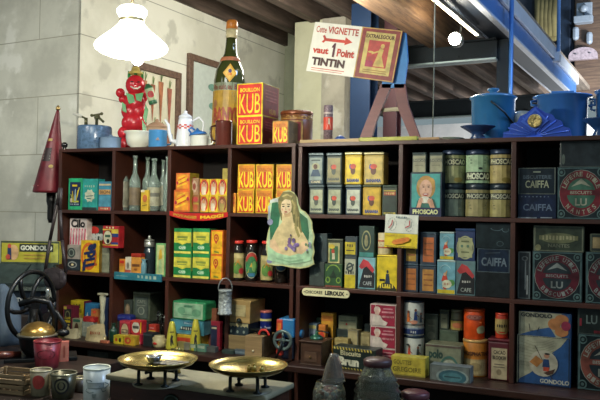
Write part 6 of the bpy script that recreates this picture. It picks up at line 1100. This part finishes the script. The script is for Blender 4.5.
# blue-grey coat
p = onY(2, 318, 2.70); g = G(); cm = mat('4c5b69', .9, 0, .35, 8, bump=.4); n = 28; H0 = .93; rings = []
tops = onY(4, 284, 2.7).z
for k in range(9):
    t = k / 8; z = H0 + .0 + (tops - H0) * t; rr = (.10 * (1 - t ** 4) + .012); rings.append([g.bm.verts.new((p.x + .0 + (rr * (1 + .12 * sin(i * 5 * 2 * pi / n) * (1 - t))) * cos(2 * pi * i / n) * .9, 2.70 + rr * .7 * (1 + .15 * cos(i * 7 * 2 * pi / n)) * sin(2 * pi * i / n), z)) for i in range(n)])
ii = g.mi(cm)
for r0, r1 in zip(rings, rings[1:]):
    for i in range(n): f = g.bm.faces.new((r0[i], r0[(i + 1) % n], r1[(i + 1) % n], r1[i])); f.material_index = ii; f.smooth = True
f = g.bm.faces.new(rings[0][::-1]); f.material_index = ii; f = g.bm.faces.new(rings[-1]); f.material_index = ii
tag(g.build('draped_cloth'), 'blue-grey cloth draped in a standing heap at the left frame edge', 'cloth')
# ================================================================== front counter, left part
CT = .93
g = G(); g.box(-3.3, -2.08, 2.1205, 2.66, .89, CT, FC, .004); tag(g.build('side_counter'), 'dark wooden counter extension under the black coffee mill', 'counter')
def ct(px, py, z=CT): return onZ(px, py, z)
# black coffee mill with brass dome
p = Vector((-2.36, 2.53, CT)); Dm = depth((p.x, p.y, 1.1)); s = Dm / FPX; rz = facing(p)
root = thing('iron_mill', 'big black cast-iron coffee mill with a brass dome and flywheel', 'coffee mill', p, rz)
ir = mat('101316', .4, .4, .3, 20); brs = mat('b08c4c', .28, .85, .15)
base = ct(40, 366); cy_ = 366
xc0 = None
# local px frame: origin px of the base point
_R = RGT; _v = (Vector((p.x, p.y, CT)) - CAM); PX0 = 300 + FPX * _v.dot(RGT) / _v.dot(FWD); PY0 = 200 - FPX * _v.dot(UPV) / _v.dot(FWD)
def q(x, y, d=0): return ((x - PX0) * s, d, (PY0 - y) * s)
g = G(); g.box(q(8, 0)[0], q(76, 0)[0], -.06, .09, 0, .018, ir, .004); g.lathe([(.05, .018), (.035, .03), (.03, .09)], ir, 24, (q(38, 0)[0], 0, 0)); g.build('base', root)
g = G(); X0, _, Z0 = q(38, 336); g.lathe([(.03, -.10), (.045, -.085), (.07, -.05), (.078, -.01), (.084, 0), (.084, .006)], ir, 32, (X0, 0, Z0)); g.build('bowl', root)
g = G(); g.lathe([(.086, .006), (.087, .011), (.080, .013)], mat('8c8878', .3, .7), 32, (X0, 0, Z0)); g.build('rim', root)
g = G(); g.lathe([(.074 * cos(t), .013 + .052 * sin(t)) for t in [pi / 2 * i / 10 for i in range(11)]], brs, 36, (X0, 0, Z0), cap=False); g.build('brass_dome', root)
g = G(); P = [q(60, 336, -.0), q(64, 326, 0), q(56, 314, .02), (q(47, 308)[0], .04, q(47, 308)[2])]; g.tube(P, .013, ir, 12, .009); g.ball(q(62, 333), .022, ir, 1.3, 1, .8); g.build('hinge_arm', root)
g = G(); Mw = Matrix.Translation(q(31, 308, .12)) @ Matrix.Rotation(radians(90), 4, 'X') @ Matrix.Rotation(radians(50), 4, 'Y'); R_ = 34 * s
g.tube([Mw @ Vector((R_ * cos(2 * pi * i / 40), R_ * sin(2 * pi * i / 40), 0)) for i in range(41)], .011, ir, 10)
for k in range(6):
    a0 = 2 * pi * k / 6; g.tube([Mw @ Vector((R_ * t * cos(a0 + .7 * (1 - t)), R_ * t * sin(a0 + .7 * (1 - t)), 0)) for t in (0, .25, .5, .75, 1)], .010, ir, 8)
g.lathe([(.03, -.02), (.03, .02)], ir, 18, M=Mw); g.build('flywheel', root)
g = G(); g.tube([q(33, 348, .06), q(33, 312, .10)], .02, ir, 12); g.tube([q(20, 305, .05), q(35, 300, .03), q(48, 303, .02), q(54, 318, .02), q(54, 340, .04)], .014, ir, 12); g.tube([q(54, 345, .05), q(54, PY0 - 3, .05)], .018, ir, 12); g.build('frame', root)
g = G(); g.lathe([(.010, 0), (.007, .02), (.012, .03), (.006, .045), (.010, .055), (.002, .068)], mat('b8b8b0', .15, .9, 0), 18, q(46.5, 304, .02)); g.build('oil_cup', root)
g = G(); g.tube([q(22, 353, -.0), q(10, 352, -.03), q(-4, 351, -.05)], .015, wood('handle_wood', '3c1c14', '5c2c20', .3), 14, .019); g.build('handle', root)
def vessel(name, ll, cat, xc, wt, wb, yt, base, col, prs=(), rough=.4, metal=0, rimc=None, hollow=True, fl=CT):
    D_ = depth((base[0], base[1], fl + .05)); s_ = D_ / FPX; H_ = None
    Zt = None
    # height from the sight line through yt at the base's distance
    d = ray(xc, yt); k = (base[1]) / d.y; Zt = CAM.z + d.z * k; H_ = Zt - fl; r1 = wt / 2 * s_; r0 = wb / 2 * s_
    g = G(); m = mat(col, rough, metal, .2)
    g.lathe([(r0 * .96, 0), (r0, .003), (r1, H_)] + ([(r1 * .94, H_), (r0 * .92, .006), (0, .005)] if hollow else []), m, 34, cap=False)
    mp_ = _wrap(lambda u, v, o: ((r0 + (r1 - r0) * v + o) * sin((u - .5) * pi), -(r0 + (r1 - r0) * v + o) * cos((u - .5) * pi), v * H_), True); g.pr(prs, mp_, .001, .0005)
    if rimc: g.lathe([(r1, H_ - .003), (r1 * 1.03, H_), (r1 * 1.0, H_ + .004), (r1 * .93, H_ + .002)], mat(rimc, .3, metal), 34, cap=False)
    return tag(g.build(name, None, (base[0], base[1], fl), facing(base)), ll, cat)
b_ = ct(47, 367); vessel('red_pot', 'dark red tapered metal pot with a faint emblem standing by the coffee mill', 'pot', 47, 27, 22.5, 341, (b_.x, b_.y), '6c1c28', [('o', .46, .55, .24, .18, .1, '401018'), ('l', [(.3, .58), (.6, .58)], .03, '401018'), ('l', [(.32, .48), (.58, .48)], .03, '401018')], .35, .1, '7c2830')
b_ = ct(64, 361); H_ = onY(64, 341, b_.y).z - CT; g = G(); w_ = .019; g.box(-w_, w_, -.015, .015, 0, H_, mat('b86a5c', .5), .001); g.pr([('r', .1, .1, .9, .9, 'b07060'), ('l', [(.5, .2), (.5, .8)], .2, '8c4438')], front(.038, .03, H_)); tag(g.build('pink_packet', None, (b_.x, b_.y, CT), facing(b_)), 'salmon pink packet standing just right of the dark red pot', 'packet')
b_ = ct(40.5, 395); vessel('cream_beaker', 'old cream beaker with a red oval mark below the dark red pot', 'beaker', 40.5, 21, 18, 370, (b_.x, b_.y), '6a624c', [('e', .42, .6, .2, .28, 'b04038'), ('l', [(.3, .62), (.54, .62)], .05, '8c2c28'), ('r', 0, .06, 1, .12, '6c6650')], .5, 0, 'a09878')
b_ = ct(63, 397); vessel('metal_beaker', 'tarnished metal beaker with a round dark emblem beside the white mug', 'beaker', 63, 26, 21, 373, (b_.x, b_.y), '4c4a38', [('e', .45, .56, .2, .34, '1c1e1c'), ('o', .45, .56, .15, .25, .3, '6c6a50'), ('e', .45, .58, .06, .14, '6c6a50')], .3, .5, '8a8a74')
b_ = Vector((-1.60, 2.06, 0)); b_ = ct(96, 409); vessel('white_mug', 'tall white mug with a grey scrolled crest on the front counter', 'mug', 96, 26.5, 25, 367.5, (b_.x, b_.y), 'b4bcb8', [('r', .28, .56, .68, .70, '93a09c'), ('r', .30, .575, .66, .685, 'b0b8b4'), ('l', [(.34, .65), (.62, .65)], .015, '7c8a86'), ('l', [(.34, .61), (.58, .61)], .015, '7c8a86'), ('l', [(.28, .70), (.24, .76), (.34, .77), (.40, .73)], .018, '75827f'), ('l', [(.68, .70), (.76, .66), (.82, .62), (.74, .58), (.68, .56)], .02, '75827f'), ('l', [(.28, .56), (.24, .50), (.34, .46), (.44, .48)], .018, '75827f'), ('l', [(.60, .56), (.64, .48), (.72, .50)], .018, '75827f'), ('p', [(.40, .44), (.50, .44), (.47, .34), (.42, .34)], '84908c')], .25, 0, 'c8d0c0')
b_ = ct(79, 391); vessel('cream_pot', 'small cream-rimmed dark pot half hidden behind the white mug', 'pot', 79.5, 13, 12, 378, (b_.x, b_.y), '3c3020', [], .4, 0, 'b8ac7c')
b_ = ct(112, 395); vessel('cream_pot', 'small brown pot with cream rim between the white mug and the scales', 'pot', 113, 13, 12, 377, (b_.x, 2.075), '3c3020', [], .4, 0, 'b8ac7c')
# small stacked slatted crates
b_ = ct(8, 392); 
bx0 = b_.x; by0 = b_.y + .03
wk = wood('crate_wood', '5c4a34', '8a7656', .7, 6)
for k in range(2):
    g = G(); z0 = k * .037; w_ = .085; d_ = .06
    for zz in (0, .018): g.box(-w_, w_, -d_, -d_ + .005, zz + .001, zz + .015, wk, .001); g.box(-w_, w_, d_ - .005, d_, zz + .001, zz + .015, wk, .001); g.box(-w_, -w_ + .005, -d_, d_, zz + .001, zz + .015, wk); g.box(w_ - .005, w_, -d_, d_, zz + .001, zz + .015, wk)
    for i in range(6): g.box(-w_ + .006 + i * .028, -w_ + .028 + i * .028, -d_ + .006, d_ - .006, .0, .004, wk)
    for sx in (-1, 1):
        for sy in (-1, 1): g.box(sx * (w_ - .009) - .005, sx * (w_ - .009) + .005, sy * (d_ - .009) - .005, sy * (d_ - .009) + .005, .0, .036, wk)
    tag(g.build('slatted_tray', None, (bx0, by0, CT + z0), .12 + k * .05), f"little slatted wooden tray at the bottom left, {'lower' if k == 0 else 'upper'} of the stacked pair", 'tray', 'stacked slatted trays')
# ================================================================== scales
x0, x1, y0, y1, MT = -1.555, -.975, 1.90, 2.095, 1.07
root = thing('counter_scales', 'old counter scales with a marble top and two brass pans', 'scales', ((x0 + x1) / 2, (y0 + y1) / 2, CT))
marble = plaster('marble', '8e8a70', '747058', '9c9880'); W = x1 - x0; Dp = y1 - y0
g = G(); g.box(-W / 2, W / 2, -Dp / 2, Dp / 2, MT - CT - .018, MT - CT, marble, .006); g.build('marble_top', root)
g = G(); cw = wood('scale_case', '2c1a14', '4a2c20', .35); g.box(-W / 2 + .012, W / 2 - .012, -Dp / 2 + .012, Dp / 2 - .012, .012, MT - CT - .0185, cw, .003); g.box(-W / 2, W / 2, -Dp / 2, Dp / 2, 0, .0118, cw, .003); cb = g.build('wooden_case', root)
g = G(); g.lathe([(.028, 0), (.03, .003), (.022, .005), (.02, .003), (0, .003)], mat('3c4a40', .3, .6), 28, M=Matrix.Translation((-.04, -Dp / 2 + .0119, .075)) @ Matrix.Rotation(radians(90), 4, 'X')); g.build('maker_medallion', cb)
pan_m = mat('a89858', .24, .9, .2, 30); leg_m = mat('1c2220', .35, .6)
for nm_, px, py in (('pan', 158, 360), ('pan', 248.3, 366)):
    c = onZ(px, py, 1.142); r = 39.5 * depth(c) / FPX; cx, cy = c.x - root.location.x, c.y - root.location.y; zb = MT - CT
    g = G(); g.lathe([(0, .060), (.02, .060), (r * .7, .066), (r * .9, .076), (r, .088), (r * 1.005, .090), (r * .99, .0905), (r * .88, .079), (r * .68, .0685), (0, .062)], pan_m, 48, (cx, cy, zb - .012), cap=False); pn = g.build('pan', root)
    g = G(); g.lathe([(r * .62, .0), (r * .62, .003), (0, .003)], mat('6c6850', .5, 0, .2), 36, (cx, cy, zb + .0002), cap=False); g.build('pan_shade_disc', root)  # base disc coloured as the round dark shade under the pan
    for k in range(4):
        an = pi / 4 + k * pi / 2 + .2; fx, fy = cx + r * .5 * cos(an), cy + r * .5 * sin(an)
        g = G(); g.lathe([(.013, .0032), (.013, .007), (.005, .010), (.005, .046), (.008, .049)], leg_m, 12, (fx, fy, zb)); g.build('leg', root)
    g = G(); g.tube([(cx - r * .5, cy, zb + .044), (cx + r * .5, cy, zb + .044)], .005, leg_m, 8); g.tube([(cx, cy - r * .5, zb + .0445), (cx, cy + r * .5, zb + .0445)], .005, leg_m, 8); g.build('spider', root)
    if px < 200: LP = (c, r)
    else: RPn = (c, r)
g = G(); g.lathe([(.012, .0), (.006, .02), (.005, .06), (.014, .07), (.006, .085)], pan_m, 16, (-.10, .03, MT - CT)); g.tube([(-.125, .03, MT - CT + .075), (-.075, .03, MT - CT + .075)], .004, pan_m); g.build('pointer', root)
c, r = LP; zp = 1.07 - .012 + .0665
g = G(); g.lathe([(.01, 0), (.02, .008), (.026, .02), (.027, .022), (.024, .02), (0, .006)], mat('b8bcc0', .2, .9, 0), 22, cap=False); tag(g.build('silver_cup', None, (c.x - .038, c.y + .03, zp - .0005)), 'tiny silver cup lying in the left brass pan', 'cup')
rnd = random.Random(5)
for i in range(14):
    g = G(); g.lathe([(.010, 0), (.011, .002), (.010, .0045)], mat('6c6a66', .45, .3, .3), 12)
    tag(g.build('metal_disc', None, (c.x - .012 + (i % 5) * .0225 + .004 * (i // 5), c.y + .012 + (i // 5) * .0225, zp + .003)), 'small dull grey metal disc among those in the left brass pan', 'disc', 'grey metal discs in the left pan')
c, r = RPn
for i, (dx, h_, rr) in enumerate(((-.008, .018, .007), (.008, .022, .008), (.035, .02, .007))):
    g = G(); g.lathe([(rr, 0), (rr, h_ * .6), (rr * .4, h_ * .68), (rr * .4, h_ * .8), (rr * .7, h_ * .88), (rr * .5, h_)], mat('a08c4c', .3, .85, .2), 14)
    tag(g.build('brass_weight', None, (c.x + dx, c.y + .02, zp - .0005)), f"tiny brass weight in the right brass pan, {('left', 'middle', 'right and standing apart')[i]} of three", 'weight', 'brass weights in the right pan')
# ================================================================== glass jars at the bottom
gl2 = mat('ccd2c4', .06, 0, 0, glass=.93)
c = onZ(377, 404, .98); c = Vector((c.x, c.y, 0)); D_ = depth((c.x, c.y, 1.0)); s = D_ / FPX
def zpx(px, py, c): d = ray(px, py); return CAM.z + d.z * (c.y / d.y)
root = thing('ribbed_jar', 'large ribbed clear glass jar with a maroon lid at the bottom centre', 'jar', (c.x, c.y, CT), facing(c))
zs = [zpx(377, y, c) - CT for y in (364, 368, 374, 380, 386, 392, 398)]
pr_ = [(.0, .004), (20 * s, .004), (23 * s, .015)] + [(rr * s, z_) for rr, z_ in ((23.5, max(.03, zs[6])), (21.6, zs[5] - .003), (23.4, zs[5] + .004), (20.2, zs[4] - .003), (22, zs[4] + .004), (18.4, zs[3] - .003), (20, zs[3] + .004), (16.5, zs[2]), (13.5, zs[1]), (13.2, zs[0]))]
g = G(); g.lathe(pr_ + [(rr - .004, z_) for rr, z_ in pr_[:2:-1]] + [(.0, .010)], gl2, 40, cap=False); g.build('glass_body', root)
g = G(); g.lathe([(14 * s, zs[0] - .004), (14.3 * s, zs[0] + .002), (14.3 * s, zs[0] + .013), (12 * s, zs[0] + .018), (0, zs[0] + .019)], mat('3c1c20', .4, 0, .2), 32, cap=False); g.build('lid', root)
# left candy jar
c = onZ(329, 410, .95); c = Vector((c.x, c.y, 0)); s = depth((c.x, c.y, 1.0)) / FPX; zt = zpx(329, 381, c) - CT
root = thing('sweet_jar', 'clear glass jar of round pastel sweets under a tall frosted stopper', 'jar', (c.x, c.y, CT), facing(c))
g = G(); g.lathe([(0, .003), (15 * s, .003), (16.5 * s, .012), (16.5 * s, zt * .7), (14 * s, zt * .9), (12.5 * s, zt), (12.2 * s, zt), (13.5 * s, zt * .9), (15.8 * s, zt * .7), (15.8 * s, .014), (0, .008)], gl2, 36, cap=False); g.build('glass_body', root)
g = G(); z2_ = zpx(333, 354, c) - CT; g.lathe([(12 * s, zt + .001), (11 * s, zt + .015), (8 * s, zt + (z2_ - zt) * .6), (5 * s, z2_ - .01), (4 * s, z2_), (0, z2_ + .002)], mat('ccc4b4', .12, 0, .15, glass=.88), 30, (4 * s, 0, 0), cap=False); g.build('stopper', root)
rnd = random.Random(9); g = G(); n_ = 0
for lay in range(6):
    z_ = .018 + lay * .0125
    if z_ > zt * .72: break
    for i in range(-4, 5):
        for j in range(-4, 5):
            x_, y_ = i * .0145 + (lay % 2) * .007, j * .0145 + (lay % 2) * .007
            if x_ * x_ + y_ * y_ < (15.2 * s - .009) ** 2: g.ball((x_, y_, z_), .0068, mat(('b88c84', '6c5a54', 'c8b49c', '8a4c4c', '9ca4ac')[rnd.randrange(5)], .4, 0, 0), n=8)
o = g.build('round_sweets', None, (c.x, c.y, CT), 0); tag(o, 'heap of round pastel sweets filling the low clear glass jar', 'sweets'); o['kind'] = 'stuff'
c = onZ(415, 412, .95); c = Vector((c.x, c.y, 0)); s = depth((c.x, c.y, 1.0)) / FPX; zt = zpx(415, 397, c) - CT
root = thing('lidded_jar', 'clear glass jar with a dark maroon lid, low at the bottom edge', 'jar', (c.x, c.y, CT), facing(c))
g = G(); g.lathe([(0, .003), (14 * s, .003), (15 * s, .01), (15 * s, zt - .01), (13 * s, zt), (12.6 * s, zt), (14.4 * s, zt - .012), (14.4 * s, .012), (0, .008)], gl2, 32, cap=False); g.build('glass_body', root)
g = G(); g.lathe([(14 * s, zt), (14.3 * s, zt + .014), (12 * s, zt + .019), (0, zt + .02)], mat('4c1c28', .35, 0, .15), 30, cap=False); g.build('lid', root)
# carton below the left ledge
a, b = onY(87, 350, 3.70), onY(108, 350, 3.70); g = G(); W = b.x - a.x; H = a.z - .37; g.box(-W / 2, W / 2, -.08, .08, 0, H, mat('4c5a50', .6, 0, .3), .003); g.pr([('r', .1, .7, .9, .95, '56665a')], front(W, .16, H)); tag(g.build('tall_carton', None, ((a.x + b.x) / 2, 3.78, .37)), 'plain grey-green carton in the dark space under the left ledge', 'carton')
